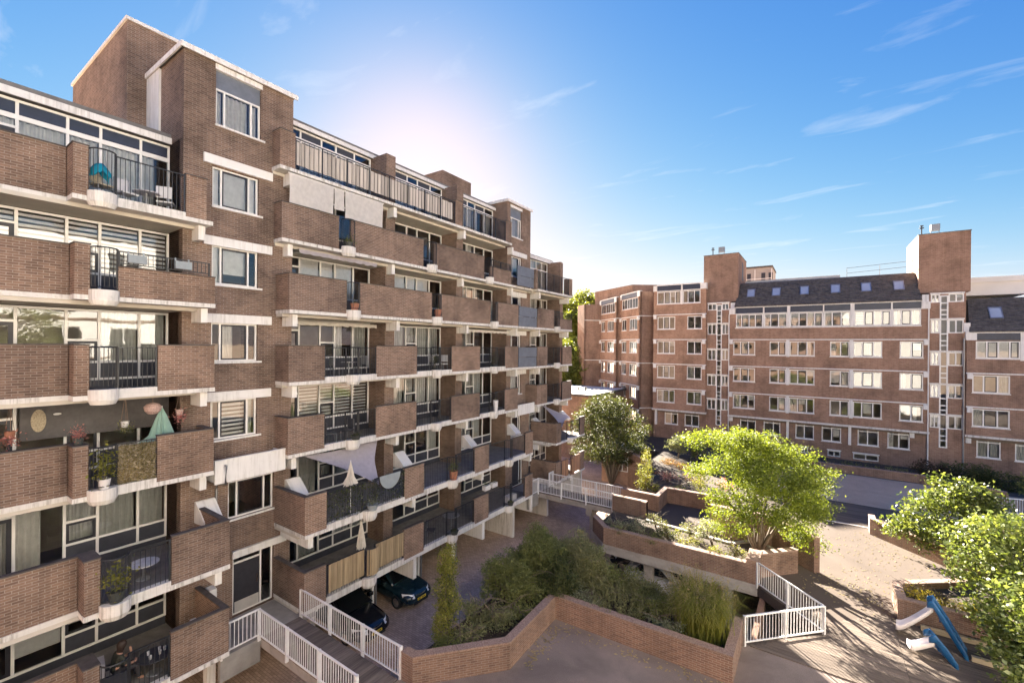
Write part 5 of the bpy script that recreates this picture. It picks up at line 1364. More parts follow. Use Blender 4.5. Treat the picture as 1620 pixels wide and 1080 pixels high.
crown(T, 'leaf_yellowgreen', [(b[0] + .05 * math.sin(z * 5), b[1], z, .42 - (z - 3.4) * .1, .42 - (z - 3.4) * .1, .35) for z in np.linspace(3.0, 5.2, 10)] + [(b[0] - .45, b[1] - .1, 3.6, .25, .25, .5), (b[0] - .5, b[1], 4.2, .13, .13, .35)], 22, (0.06, 0.11), 3.4, 0.5, r_cl=0.09, flat=1.2)
branchy(T, (*b, 2.7), [(b[0], b[1], 5.0), (b[0] - .4, b[1], 4.2)], 0.03, 'stems')

# bushes of the near planter: (label, x, y, z, r, height scale, material, leaf size)
near = [('broad dark bush in the near planter where the wall turns', -9.2, 15.6, 3.55, 1.25, .95, 'leaf_mid', (.06, .11)), ('tall loose bush against the parking lane edge', -9.7, 13.6, 3.6, .85, 1.1, 'leaf_mid', (.06, .11)),
        ('low grey-green mound in the narrow part of the near planter', -9.0, 12.3, 3.0, .6, .6, 'leaf_sage', (.05, .09)), ('low rounded mound beside the columnar shrub', -9.3, 11.2, 2.95, .5, .6, 'leaf_sage', (.05, .09)), ('second low mound nearer the lane kerb', -9.9, 12.2, 2.95, .5, .7, 'leaf_sage', (.05, .09)),
        ('brownish airy bush at the back corner of the near planter', -7.6, 16.3, 3.5, 1.0, 1.0, 'leaf_sage', (.06, .10)), ('dark spreading bush before the light well opening', -8.2, 15.3, 3.3, .95, .8, 'leaf_dark', (.06, .11)),
        ('silvery low plants along the near planter wall', -6.9, 15.3, 3.0, .6, .5, 'leaf_silver', (.05, .09)), ('green filler bush between rosemary and tall grass', -4.7, 15.9, 3.15, .65, .7, 'leaf_mid', (.06, .1)), ('tall airy bush rising above the light well kerb', -8.6, 16.6, 3.7, .9, 1.2, 'leaf_sage', (.05, .1)), ('brownish airy bush between the two tall bushes', -9.9, 16.5, 3.6, .8, 1.2, 'leaf_mid', (.05, .1)), ('pale seed grass like bush behind the rosemary', -5.3, 16.7, 3.2, .6, .9, 'leaf_sage', (.05, .1)),
        ('dense bush filling the corner of the near planter', -8.9, 14.3, 3.2, .75, .8, 'leaf_mid', (.05, .1)), ('sage bush along the lane kerb of the near planter', -9.8, 14.9, 3.2, .7, .9, 'leaf_sage', (.05, .1)), ('dark bush behind the rosemary bush', -6.4, 16.6, 3.2, .7, .9, 'leaf_mid', (.05, .1)), ('low green cover between columnar shrub and wall', -9.5, 10.4, 2.85, .5, .5, 'leaf_mid', (.05, .09)), ('low green cover along the straight wall', -8.7, 13.2, 2.9, .5, .6, 'leaf_mid', (.05, .09)),
        ('low silvery plant at the foot of the tall grass', -4.2, 15.3, 2.95, .5, .5, 'leaf_silver', (.05, .09))]
for lb, x, y, z, r, hs, mt, sz in near:
    r *= 1.12; hs *= 1.15; z += .12
    lobs = [(x + rnd.uniform(-.6, .6) * r, y + rnd.uniform(-.45, .45) * r, z + rnd.uniform(-.4, .5) * r * hs, r * .5, r * .5, r * .42 * hs) for _ in range(9)]
    shrub('bush', lb, (x, y, 2.72), lobs, mt, sz, 34, 5.0, 0.5, 3, r_cl=0.11, cat='bush')
# rosemary-like bush of upright sprigs
def sprigs(name, label, c, r, h, mat, n=420, group='shrubs and bushes in the planters'):
    T = thing(name, label, 'bush', c, group); P = []
    for i in range(n):
        a = rnd.random() * 6.283; q = math.sqrt(rnd.random()) * r; bx_, by_ = c[0] + q * math.cos(a), c[1] + q * math.sin(a)
        L = h * (1.05 - 0.45 * (q / r) ** 2) * rnd.uniform(.75, 1.1); lean = (q / r) * 0.5
        for k in range(16):
            tt = rnd.uniform(0.35, 1.0); P.append((bx_ + math.cos(a) * lean * L * tt + rnd.gauss(0, .018), by_ + math.sin(a) * lean * L * tt + rnd.gauss(0, .018), c[2] + L * tt))
    P = np.array(P); stuff(leaves_mesh('foliage', mat, P, 0.05 + 0.05 * rng.random(len(P)), T, 0.3, 0.1, droop=-0.6))
    branchy(T, c, [(c[0] + .3 * r, c[1], c[2] + .6 * h), (c[0] - .3 * r, c[1], c[2] + .6 * h)], 0.03, 'stems'); return T
sprigs('bush', 'rounded light green rosemary bush in the near planter', (-5.9, 15.75, 2.75), .85, 1.0, 'leaf_sage')
def grass(label, base, n, h, spread, mat, w=0.018, plume=None, arch=.75):
    T = thing('ornamental_grass', label, 'grass', base, 'ornamental grasses')
    stuff(blades('blades', mat, base, n, h, spread, T, w, arch))
    if plume:
        P = []
        for _ in range(plume):
            a = rnd.random() * 6.283; q = rnd.random() ** .5 * spread * 1.3; z = base[2] + h * rnd.uniform(.75, 1.15)
            for k in range(14): P.append((base[0] + q * math.cos(a) + rnd.gauss(0, .035), base[1] + q * math.sin(a) + rnd.gauss(0, .035), z - rnd.random() * .3 * h))
        P = np.array(P); stuff(leaves_mesh('plumes', 'leaf_straw', P, 0.035 + 0.05 * rng.random(len(P)), T, 0.3, 0.1, droop=-.6))
    return T
grass('tall arching ornamental grass with straw plumes at the end of the near planter', (-3.1, 16.0, 2.75), 1500, 2.0, .8, 'leaf_yellowgreen', .022, 110)
grass('second straw coloured tall grass behind it', (-3.7, 16.6, 2.75), 500, 1.9, .6, 'leaf_straw', .016, 60)
# planting in the raised planter
mid = [('pale low ground cover at the left point of the raised planter', -8.9, 22.7, 2.95, .9, .45, 'leaf_silver', (.05, .1)), ('grey ground cover mat along the raised planter wall', -7.6, 23.2, 2.95, 1.0, .45, 'leaf_silver', (.05, .1)), ('dark low evergreen in the middle of the raised planter', -6.2, 23.2, 3.0, .85, .55, 'leaf_dark', (.06, .1)),
       ('sunlit low shrub left of the variegated bush', -5.2, 22.8, 3.0, .7, .55, 'leaf_yellowgreen', (.05, .1)), ('pale variegated bush left of the tree trunk', -4.1, 23.4, 3.5, .8, .9, 'leaf_silver', (.07, .13)), ('low yellow-green bush at the foot of the tree', -3.0, 22.7, 3.0, .65, .55, 'leaf_yellowgreen', (.05, .1)), ('trailing green mat spilling over the left end of the raised planter', -8.3, 21.75, 3.15, .6, .5, 'leaf_sage', (.05, .1)), ('trailing plants spilling over the middle of the raised planter wall', -6.6, 21.8, 3.15, .55, .45, 'leaf_mid', (.05, .1)), ('trailing sunlit plants spilling over the right end of the raised planter wall', -3.7, 21.9, 3.15, .6, .5, 'leaf_yellowgreen', (.05, .1)), ('grey green mound behind the raised planter front', -7.1, 24.2, 3.05, .7, .6, 'leaf_sage', (.05, .1)), ('green mound near the kerb of the raised planter', -5.3, 24.0, 3.05, .65, .6, 'leaf_mid', (.05, .1)),
       ('small pale clump right behind the trunk', -2.3, 25.0, 2.95, .4, .5, 'leaf_silver', (.05, .1))]
for lb, x, y, z, r, hs, mt, sz in mid:
    lobs = [(x + rnd.uniform(-.6, .6) * r, y + rnd.uniform(-.45, .45) * r, z + rnd.uniform(-.3, .5) * r * hs, r * .45, r * .45, r * .4 * hs) for _ in range(9)]
    shrub('bush', lb, (x, y, 2.72), lobs, mt, sz, 22, 2.6, 0.5, 3, r_cl=0.10, cat='bush')
# bed behind the far brick wall
far = [('round clipped light green bush behind the shaded terrace', -6.2, 31.3, 3.45, .85, .9, 'leaf_yellowgreen', (.06, .1)), ('low green plants left of the round bush', -7.6, 30.3, 3.05, .7, .5, 'leaf_mid', (.06, .1)), ('low yellow plants under the conifer', -9.0, 30.0, 3.0, .6, .5, 'leaf_yellowgreen', (.06, .1)), ('low plants right of the round bush', -5.0, 30.3, 3.05, .6, .5, 'leaf_sage', (.06, .1)),
       ('reddish seed heads behind the round bush', -7.0, 33.4, 3.3, .9, .7, 'leaf_rust', (.05, .09)), ('pinkish perennials left in the back bed', -8.7, 32.4, 3.25, .8, .7, 'flower_pink', (.04, .08)), ('pinkish perennials right in the back bed', -4.8, 32.6, 3.3, .8, .7, 'flower_pink', (.04, .08)),
       ('silver leaved bush against the far brick wall', -9.9, 40.2, 3.9, 1.15, 1.1, 'leaf_silver', (.09, .16)), ('second silver bush behind the tree', -8.6, 41.0, 3.5, 1.0, .9, 'leaf_mid', (.09, .16))]
for lb, x, y, z, r, hs, mt, sz in far:
    lobs = [(x + rnd.uniform(-.6, .6) * r, y + rnd.uniform(-.45, .45) * r, z + rnd.uniform(-.4, .5) * r * hs, r * .48, r * .48, r * .42 * hs) for _ in range(9)]
    shrub('bush', lb, (x, y, 2.72), lobs, mt, sz, 20, 2.2, 0.5, 3, r_cl=0.12, cat='bush')
T = thing('hedge', 'clipped rust coloured hedge beyond the round bush', 'hedge', (-9, 37.3, 2.6))
lobs = [(-10.6 + 2.9 * i / 12 + .0, 38.6 - 1.9 * i / 12, 2.75, .42, .42, .35) for i in range(13)] + [(-8.0 + .9 * i / 4, 36.9 + .5 * i / 4, 2.75, .42, .42, .35) for i in range(5)]
crown(T, 'leaf_rust', lobs, 30, (.05, .09), 3.2, .55, name='foliage', r_cl=.1); branchy(T, (-9, 37.3, 2.6), [(-10, 38.2, 2.9), (-8, 36.9, 2.9)], .03, 'stems')
# shrubs along the far building
fb = [('dark plum coloured shrub before the right stair bay', 7.6, 46.5, 3.0, 1.3, .9, 'leaf_plum', (.1, .18)), ('dark green shrub before the right stair bay', 9.3, 46.8, 3.2, 1.4, .9, 'leaf_dark', (.1, .18)), ('dark green shrub under the ground floor window on the right', 11.0, 46.5, 2.9, 1.4, .9, 'leaf_dark', (.1, .18)),
      ('light green bamboo-like shrub at the far right edge', 12.6, 42.6, 3.6, 1.6, 1.1, 'leaf_mid', (.1, .2)), ('loose grassy shrub before the basement windows', 2.2, 46.3, 2.6, .9, .7, 'leaf_mid', (.08, .14)), ('grassy shrub left of the basement strip window', 3.6, 46.2, 2.5, .9, .6, 'leaf_mid', (.08, .14)), ('pale flowering shrub along the kerb wall', 5.4, 46.0, 2.7, .9, .6, 'leaf_sage', (.08, .14)), ('low green cover left behind the kerb wall', 0.6, 46.0, 2.4, .9, .5, 'leaf_mid', (.08, .14))]
for lb, x, y, z, r, hs, mt, sz in fb:
    lobs = [(x + rnd.uniform(-.7, .7) * r, y + rnd.uniform(-.4, .4) * r, z + rnd.uniform(-.6, .45) * r * hs, r * .48, r * .48, r * .42 * hs) for _ in range(12)]
    shrub('bush', lb, (x, y, 1.95), lobs, mt, sz, 20, 1.6, 0.5, 3, r_cl=0.16, cat='bush', group='shrubs along the far building')
# golden ground cover behind the slides
for i, (x, y, r) in enumerate(((3.1, 22.4, .5), (3.9, 22.4, .55), (4.7, 22.3, .5))):
    lobs = [(x + rnd.uniform(-.6, .6) * r, y + rnd.uniform(-.6, .6) * r, 3.15 + rnd.uniform(-.1, .2), r * .45, r * .45, .2) for _ in range(9)]
    shrub('bush', ['golden ground cover at the left corner behind the slides', 'golden ground cover in the middle behind the slides', 'golden ground cover merging into the big leafy shrub'][i], (x, y, 3.0), lobs, 'leaf_gold', (.05, .09), 26, 3.6, .4, 3, r_cl=.09, cat='bush')

# ------------------------------------------------------------------ cars under the buildings
def car(label, xn, yc, mat, L=4.2, W=1.76, H=1.48, flip=1):
    """flip=+1: nose towards +X at xn; flip=-1: nose towards -X"""
    T = thing('parked_car', label, 'car', (xn - flip * L / 2, yc, 0), 'cars parked under the buildings')
    k = L / 4.2; hw = W / 2
    def loft(st, n=22, ex=3.2):
        m = MB()
        for dx, z0, z1, h in st:
            for j in range(n):
                a = 2 * math.pi * j / n + math.pi / n; ca, sa = math.cos(a), math.sin(a)
                y = h * math.copysign(abs(ca) ** (2 / ex), ca); z = (z0 + z1) / 2 + (z1 - z0) / 2 * math.copysign(abs(sa) ** (2 / ex), sa)
                m.v.append((xn - flip * dx * k, yc + y, z))
        for i in range(len(st) - 1):
            for j in range(n):
                q = (i * n + j, (i + 1) * n + j, (i + 1) * n + (j + 1) % n, i * n + (j + 1) % n); m.f.append(q if flip > 0 else q[::-1])
        m.f.append(tuple(range(n)) if flip > 0 else tuple(reversed(range(n)))); e = (len(st) - 1) * n; m.f.append(tuple(e + j for j in (reversed(range(n)) if flip > 0 else range(n))))
        return m
    s = hw / 0.88
    loft([(0, .30, .56, .56 * s), (.05, .25, .68, .70 * s), (.2, .2, .77, .80 * s), (.55, .18, .87, .85 * s), (1.0, .18, .95, .88 * s), (1.4, .18, .99, .88 * s), (2.4, .18, 1.0, .88 * s), (3.5, .18, 1.0, .87 * s), (3.95, .2, .97, .83 * s), (4.15, .27, .86, .74 * s), (4.2, .33, .7, .6 * s)]).build('body', mat, T, True)
    loft([(1.22, .9, .96, .80 * s), (1.6, .9, 1.22, .74 * s), (2.0, .9, H - .05, .66 * s), (2.4, .9, H, .63 * s), (3.1, .9, H - .02, .63 * s), (3.6, .9, H - .18, .65 * s), (4.0, .9, 1.05, .68 * s)], 22, 2.8).build('cabin', mat, T, True)
    X = lambda d: xn - flip * d * k
    def patch(name, pts, m_): 
        b = MB(); b.poly(pts if flip > 0 else pts[::-1]); return b.build(name, m_, T)
    patch('windscreen', [(X(1.20), yc - .70 * s, 1.0), (X(1.20), yc + .70 * s, 1.0), (X(1.93), yc + .56 * s, H - .05), (X(1.93), yc - .56 * s, H - .05)], 'car_glass')
    for sd in (-1, 1):
        p = [(X(1.75), yc + sd * .775 * s, 1.03), (X(3.55), yc + sd * .735 * s, 1.03), (X(3.25), yc + sd * .675 * s, H - .12), (X(2.2), yc + sd * .69 * s, H - .12)]
        b = MB(); b.poly(p if sd * flip < 0 else p[::-1]); b.build('side_window', 'car_glass', T)
        m = MB(); n = 12
        for i in range(n + 1):      # swept-back headlamp lens wrapped round the corner
            t = i / n; y = yc + sd * (.42 + .40 * t) * s; x = X(-.012 + .02 * t + .42 * t * t)
            m.v += [(x + flip * .012, y, .56 + .05 * t), (x - flip * .10, y - sd * .01, .72 + .06 * t)]
        for i in range(n): a = 2 * i; q = (a, a + 2, a + 3, a + 1); m.f.append(q if sd * flip > 0 else q[::-1])
        m.build('headlight', 'lamp_glass', T, True)
        for dx in (.85, 3.4):
            w = MB(); w.tube([(X(dx), yc + sd * (hw - .2), .31), (X(dx), yc + sd * (hw + .005), .31)], .31, 18); ty = w.build('wheel', 'tyre', T)
            w = MB(); w.tube([(X(dx), yc + sd * (hw - .1), .31), (X(dx), yc + sd * (hw + .012), .31)], .2, 12); w.build('rim', 'chrome', ty)
        m = MB(); m.box(X(1.62) - .09, X(1.62) + .09, yc + sd * (hw - .02), yc + sd * (hw + .2), .98, 1.12); m.build('mirror', mat, T)
    m = MB()
    for i in range(9):
        t = -1 + 2 * i / 8; m.v += [(X(-.02 + .09 * t * t), yc + t * .42 * s, .60 + .015 * t * t), (X(-.005 + .09 * t * t), yc + t * .42 * s, .645 + .03 * t * t)]
    for i in range(8): a = 2 * i; q = (a, a + 2, a + 3, a + 1); m.f.append(q if flip > 0 else q[::-1])
    m.build('grille_bar', 'chrome', T, True)
    bx('bumper_intake', X(.02) - .03, X(.02) + .035, yc - .45 * s, yc + .45 * s, .24, .34, 'tyre', T)
    pl = bx('number_plate', X(-.03) - .01, X(-.03) + .01, yc - .26, yc + .26, .40, .51, 'plate_yellow', T)
    for i in range(6):
        if i in (2,): continue
        bx('plate_mark', X(-.03) + flip * .0105, X(-.03) + flip * .0125, yc - .2 + i * .07, yc - .155 + i * .07, .425, .485, 'plate_ink', pl)
    return T
car('black parked car nosing out beside the near footbridge', -15.15, 12.2, 'car_black', 4.4, 1.8)
car('dark teal parked car next to the white post', -15.5, 15.1, 'car_teal', 4.0, 1.72)
car('white parked car half hidden under the raised planter', -4.2, 23.2, 'car_white', 4.1, 1.74)
car('dark parked car in the shade under the raised planter', -9.6, 24.6, 'car_black', 4.2, 1.76, flip=-1)

# ------------------------------------------------------------------ the two slides
def slide(label, foot, top, ladder_foot, w):
    T = thing('slide', label, 'slide', (*foot, DZ), 'playground slides')
    f, t, l = Vector(foot), Vector(top[:2]), Vector(ladder_foot); d = (t - f); n = Vector((-d.y, d.x)).normalized()
    m = MB(); K = 14; prof = []
    for i in range(K + 1):
        s = i / K; p = f.lerp(t, s); z = DZ + .14 + (top[2] - DZ - .14) * (s ** 1.25 if s < .85 else (.85 ** 1.25 + (s - .85) / .15 * (1 - .85 ** 1.25)))
        z += .06 * max(0, 1 - s / .16)
        prof.append((p, z))
    sec = [(-w, .14), (-w + .015, .17), (-w + .04, .165), (-w + .06, .10), (-w + .10, .03), (0, .01), (w - .10, .03), (w - .06, .10), (w - .04, .165), (w - .015, .17), (w, .14), (w - .01, .0), (w - .06, -.04), (-w + .06, -.04), (-w + .01, .0)]
    for p, z in prof:
        for o, h in sec: m.v.append((p.x + n.x * o, p.y + n.y * o, z + h))
    S = len(sec)
    for i in range(K):
        for j in range(S): m.f.append((i * S + j, i * S + (j + 1) % S, (i + 1) * S + (j + 1) % S, (i + 1) * S + j))
    m.f.append(tuple(reversed(range(S)))); m.f.append(tuple(K * S + j for j in range(S)))
    m.build('chute', 'slide_white', T, True)
    dl = (l - t)
    for sd in (-1, 1):
        m = MB(); q = []
        for s in np.linspace(0, 1, 9):
            p = t.lerp(l, s) + n * sd * (w + .035); zc = top[2] + .26 - (top[2] + .26 - DZ - .06) * s; q.append((p, zc, .13 + .05 * math.sin(s * math.pi)))
        p0 = t + n * sd * (w + .035) - d.normalized() * .16; q = [(p0, top[2] + .2, .10)] + q
        for p, z, h in q:
            for jj in range(12):
                aa = 6.283 * jj / 12; o = .045 * math.cos(aa); hh = h * math.copysign(abs(math.sin(aa)) ** .7, math.sin(aa)); m.v.append((p.x + n.x * o, p.y + n.y * o, z + hh))
        for i in range(len(q) - 1):
            for j in range(12): m.f.append((i * 12 + j, i * 12 + (j + 1) % 12, (i + 1) * 12 + (j + 1) % 12, (i + 1) * 12 + j))
        m.f.append(tuple(reversed(range(12)))); e = 12 * (len(q) - 1); m.f.append(tuple(e + j for j in range(12))); m.build('side_board', 'slide_blue', T, True)
    for i in range(1, 5):
        s = i / 5; p = t.lerp(l, s); z = top[2] - (top[2] - DZ) * s; a, b = p + n * w, p - n * w; MB().tube([(a.x, a.y, z), (b.x, b.y, z)], .025, 7).build('rung', 'slide_blue', T)
    a, b = t + n * w, t - n * w; MB().tube([(a.x, a.y, top[2] + .33), (b.x, b.y, top[2] + .33)], .03, 7).build('top_bar', 'slide_blue', T)
slide('larger white slide with blue ladder boards', (2.40, 20.85), (3.35, 20.72, 3.6), (4.15, 20.45), .21)
slide('smaller white slide with blue ladder boards in front', (2.60, 19.72), (3.2, 19.85, 2.85), (3.70, 19.7), .16)

# ------------------------------------------------------------------ things on the balconies
def parasol(label, c, ztop, zlow, r, mat, zfoot, half=0.12):
    """folded parasol: pleated cloth hanging from its tip, pole below"""
    T = thing('parasol', label, 'parasol', (c[0], c[1], zfoot)); m = MB(); K = 24; R_ = [(0.0, .012), (.25, half * .5), (.7, half * 1.0), (1.0, r)]
    for s, q in R_:
        for j in range(K):
            a = 6.283 * j / K; rr = q * (1 + (.28 if j % 2 else -.22) * min(1, s * 2)); m.v.append((c[0] + rr * math.cos(a), c[1] + rr * math.sin(a), ztop + (zlow - ztop) * s - (.06 * (j % 3) if s == 1 else 0)))
    for i in range(3):
        for j in range(K): m.f.append((i * K + j, (i + 1) * K + j, (i + 1) * K + (j + 1) % K, i * K + (j + 1) % K))
    m.build('cloth', mat, T)
    rod('pole', c[0], c[1], zfoot, ztop + .04, .018, 'frame_white', T, 8); m = MB(); m.lathe((c[0], c[1], zfoot), [(0, 0), (.2, 0), (.2, .05), (.05, .08), (0, .08)], 14); m.build('base', 'pot_dark', T)
parasol('folded cream parasol in front of the grey shade sail', (-15.95, 11.45), 7.62, 6.72, .24, 'parasol_cream', 5.4)
parasol('folded cream parasol behind the bamboo screen', (-15.95, 12.0), 5.02, 3.88, .16, 'parasol_cream', 2.6)
parasol('half opened mint green parasol on the balcony with hanging plants', (-17.5, 5.45), 10.4, 9.15, .62, 'parasol_mint', 8.2, .26)

def sail(label, pts, mat='sail_grey', sag=.25):
    """triangular shade sail with hollow edges, hung by its corners"""
    T = thing('shade_sail', label, 'shade sail', pts[0], 'shade sails'); A, B, C = [Vector(p) for p in pts]; ctr = (A + B + C) / 3; n = 12; m = MB(); idx = {}
    for i in range(n + 1):
        for j in range(n + 1 - i):
            a, b = i / n, j / n; c = 1 - a - b; p = A * a + B * b + C * c
            e = 27 * a * b * c; edge = 4 * max(a * b, b * c, a * c) * (1 - min(1, e * 1.4)); p = p.lerp(ctr, .16 * edge); p.z -= sag * e * .6; p.x += .05 * math.sin(9 * b + 3 * a) * (1 - abs(2 * c - 1)) * .6
            idx[(i, j)] = len(m.v); m.v.append(tuple(p))
    for i in range(n):
        for j in range(n - i):
            m.f.append((idx[(i, j)], idx[(i + 1, j)], idx[(i, j + 1)]))
            if i + j < n - 1: m.f.append((idx[(i + 1, j)], idx[(i + 1, j + 1)], idx[(i, j + 1)]))
    m.build('cloth', mat, T, True); m = MB()
    for p, d in ((A, (-.5, -.25, .12)), (B, (-.7, .25, .12)), (C, (.12, .05, -.3))): m.tube([p, p + Vector(d)], .008, 5)
    m.build('cord', 'rope', T)
sail('grey shade sail stretched over the balcony with climbing plants', [(-17.0, 9.95, 7.98), (-17.3, 13.9, 7.98), (-15.7, 12.75, 6.35)])
sail('small grey shade sail on the farthest lower balcony', [(-17.2, 29.0, 8.05), (-17.0, 33.4, 6.6), (-15.7, 29.6, 6.4)])
T = thing('folding_table', 'grey half round table top folded over the balcony railing', 'table', (-15.4, 13.05, 6.2))
m = MB(); K = 14; pr = [(13.05 + .57 * math.cos(math.pi + math.pi * i / K), 6.82 + .62 * math.sin(math.pi + math.pi * i / K)) for i in range(K + 1)]; n = len(pr)
m.v += [(-15.40, y, z) for y, z in pr] + [(-15.36, y, z) for y, z in pr]; m.f += [tuple(reversed(range(n))), tuple(range(n, 2 * n))] + [(i, (i + 1) % n, n + (i + 1) % n, n + i) for i in range(n)]; m.build('table_top', 'pot_grey', T); bx('bracket', -15.52, -15.401, 12.9, 13.2, 6.72, 6.8, 'rail_black', T)
# bamboo and timber screens along the lowest balconies
def screen(label, y0, y1, x, z0, z1, mat, pitch, name='screen', th=.03, bay=None):
    T = thing(name, label, 'screen', (x, (y0 + y1) / 2, z0), 'balcony screens'); n = int((y1 - y0) / pitch)
    for i in range(n):
        y = y0 + i * pitch; xx = x
        if bay and abs(y + pitch / 2 - bay) < .32: xx = x + .9 * math.sqrt(max(0, .33 ** 2 - (y + pitch / 2 - bay) ** 2))
        o = bx('slat', xx, xx + th, y + .004, y + pitch - .004, z0, z1, mat, T); o.location.x += rnd.uniform(-.006, .006); o.location.z += rnd.uniform(-.012, .012)
    return T
screen('yellow bamboo screen along the lowest middle balcony', 10.14, 13.96, -15.44, 2.92, 3.98, 'bamboo', .085, 'bamboo_screen', bay=12.05)
screen('reddish timber screen on the lowest far balcony', 29.12, 32.28, -15.44, 2.75, 3.98, 'cedar', .14, 'timber_screen', bay=30.41)
screen('weathered board screen behind the long top terrace railing', 9.7, 19.05, -17.2, 19.62, 20.55, 'terrace_board', .2, 'board_screen') if 'terrace_board' in M else None
# canvas drops, awnings, blinds under the slabs
def cloth_panel(label, x, y0, y1, z0, z1, mat, name, cat, lean=0.0, scallop=0.0, ripple=.03):
    T = thing(name, label, cat, (x, (y0 + y1) / 2, z1)); m = MB(); K = max(8, int((y1 - y0) / .12)); J = 5
    for i in range(K + 1):
        for j in range(J + 1):
            s = j / J; y = y0 + (y1 - y0) * i / K; z = z1 + (z0 - z1) * s - (scallop * abs(math.sin(i * .9)) if j == J else 0); m.v.append((x + lean * s + ripple * math.sin(i * .5 + j * .7) * s, y, z))
    for i in range(K):
        for j in range(J): a = i * (J + 1) + j; m.f.append((a, a + 1, a + J + 2, a + J + 1))
    m.build('cloth', mat, T, True); MB().tube([(x - .02, y0 - .05, z1 + .02), (x - .02, y1 + .05, z1 + .02)], .03, 7).build('roller_tube', 'frame_white', T); return T
cloth_panel('left white canvas drop under the top terrace', -17.12, 9.4, 11.33, 18.05, 19.18, 'canvas_white', 'canvas_drop', 'blind')
cloth_panel('right white canvas drop under the top terrace', -17.12, 11.9, 13.95, 18.02, 19.18, 'canvas_white', 'canvas_drop', 'blind')
cloth_panel('narrow white canvas between the two big canvas drops', -17.14, 11.38, 11.86, 18.3, 19.18, 'canvas_white', 'canvas_drop', 'blind')
def awning(label, x0, x1, y0, y1, z1, z0, mat):
    T = thing('awning', label, 'awning', (x0, (y0 + y1) / 2, z1), 'balcony awnings'); m = MB(); K = int((y1 - y0) / .15)
    for i in range(K + 1):
        y = y0 + (y1 - y0) * i / K; m.v += [(x0, y, z1), (x1, y, z0), (x1 + .01, y, z0 - .13 - .05 * abs(math.sin(i * 1.1)))]
    for i in range(K): a = i * 3; m.f += [(a, a + 1, a + 4, a + 3), (a + 1, a + 2, a + 5, a + 4)]
    m.build('cloth', mat, T); MB().tube([(x0, y0, z1 + .04), (x0, y1, z1 + .04)], .05, 8).build('roller_box', 'frame_white', T)
    for y in (y0 + .2, y1 - .2): MB().tube([(x0, y, z1 - .05), (x0 + (x1 - x0) * .5, y + .3, (z0 + z1) / 2 - .06), (x1, y, z0)], .018, 6).build('arm', 'frame_white', T)
awning('pale scalloped awning over the fourth floor middle balcony', -18.75, -17.35, 9.95, 13.8, 16.42, 16.34, 'sail_grey')
awning('beige rolled awning at the near middle balcony on the third floor', -18.75, -18.2, 9.95, 14.5, 13.5, 13.46, 'parasol_cream')
awning('beige awning on the third floor near the far tower', -18.75, -17.4, 20.5, 25.0, 13.5, 13.44, 'parasol_cream')
# dark cloth wall hung behind the balcony with the mint parasol
tag(bx('hanging_screen', -18.79, -18.76, 2.5, 6.04, 9.62, 10.72, 'dark_render'), 'dark grey screen hung across the windows behind the mint parasol', 'screen')
# rattan decorations
def disc(name, label, x, yc, zc, ry, rz, mat, cat, th=.05):
    m = MB(); K = 20
    for (xx, k) in ((x, .55), (x + th * .7, 1.0), (x + th, .6), (x + th * 1.2, .0)):
        for j in range(K): a = 6.283 * j / K; m.v.append((xx, yc + ry * k * math.cos(a), zc + rz * k * math.sin(a)))
    for i in range(3):
        for j in range(K): m.f.append((i * K + j, i * K + (j + 1) % K, (i + 1) * K + (j + 1) % K, (i + 1) * K + j))
    return tag(m.build(name, mat), label, cat)
disc('rattan_plaque', 'oval rattan plaque on the dark balcony screen', -18.755, 2.87, 10.18, .16, .33, 'wicker', 'decoration')
disc('bird_ornament', 'small white bird ornament right of the rattan plaque', -18.755, 3.26, 10.33, .09, .035, 'pot_white', 'decoration', .03)
def lantern(label, c, r, mat, ztop):
    T = thing('wicker_lantern', label, 'lantern', c); m = MB(); m.lathe(c, [(.02, r * .8), (r * .7, r * .6), (r, 0.05), (r * .92, -.3 * r), (r * .55, -.72 * r), (.05, -.8 * r)], 16); m.build('shade', mat, T); MB().tube([(c[0], c[1], c[2] + r * .8), (c[0], c[1], ztop)], .008, 5).build('cord', 'rope', T)
lantern('round pinkish wicker lantern beside the mint parasol', (-17.4, 5.18, 10.4), .23, 'wicker_pink', 10.75)
def leafset(parent, c, r, n, mat, size, hs=1.0, name='foliage', droop=0.0):
    P = np.array(c) + rng.normal(size=(n, 3)) * np.array([r, r, r * hs]) * .5; return stuff(leaves_mesh(name, mat, P, size * (.7 + .6 * rng.random(n)), parent, .45, .2, droop=droop))
def hanging_pot(label, x, y, z, ztop, mat, leaf, trail=.25):
    T = thing('hanging_planter', label, 'planter', (x, y, z), 'hanging planters'); m = MB(); m.lathe((x, y, z), [(0, -.1), (.085, -.1), (.11, .08), (.1, .08), (.0, .06)], 12); m.build('pot', mat, T)
    for j in range(3):
        a = j * 2.1; MB().tube([(x + .1 * math.cos(a), y + .1 * math.sin(a), z + .08), (x, y, ztop)], .006, 4).build('cord', 'rope', T)
    leafset(T, (x, y, z - trail * .3), .2, 160, leaf, .07, 1.2, droop=.6)
hanging_pot('hanging planter with purple trailing plant at the left edge', -17.8, 2.2, 10.0, 10.85, 'terracotta', 'flower_pink', .5)
hanging_pot('hanging planter with green trailing plant in front of the dark screen', -17.8, 4.6, 9.95, 10.85, 'pot_white', 'leaf_sage', .5)
hanging_pot('hanging planter with pink flowers right of the mint parasol', -17.4, 5.9, 10.2, 10.85, 'wicker_pink', 'flower_pink', .5)
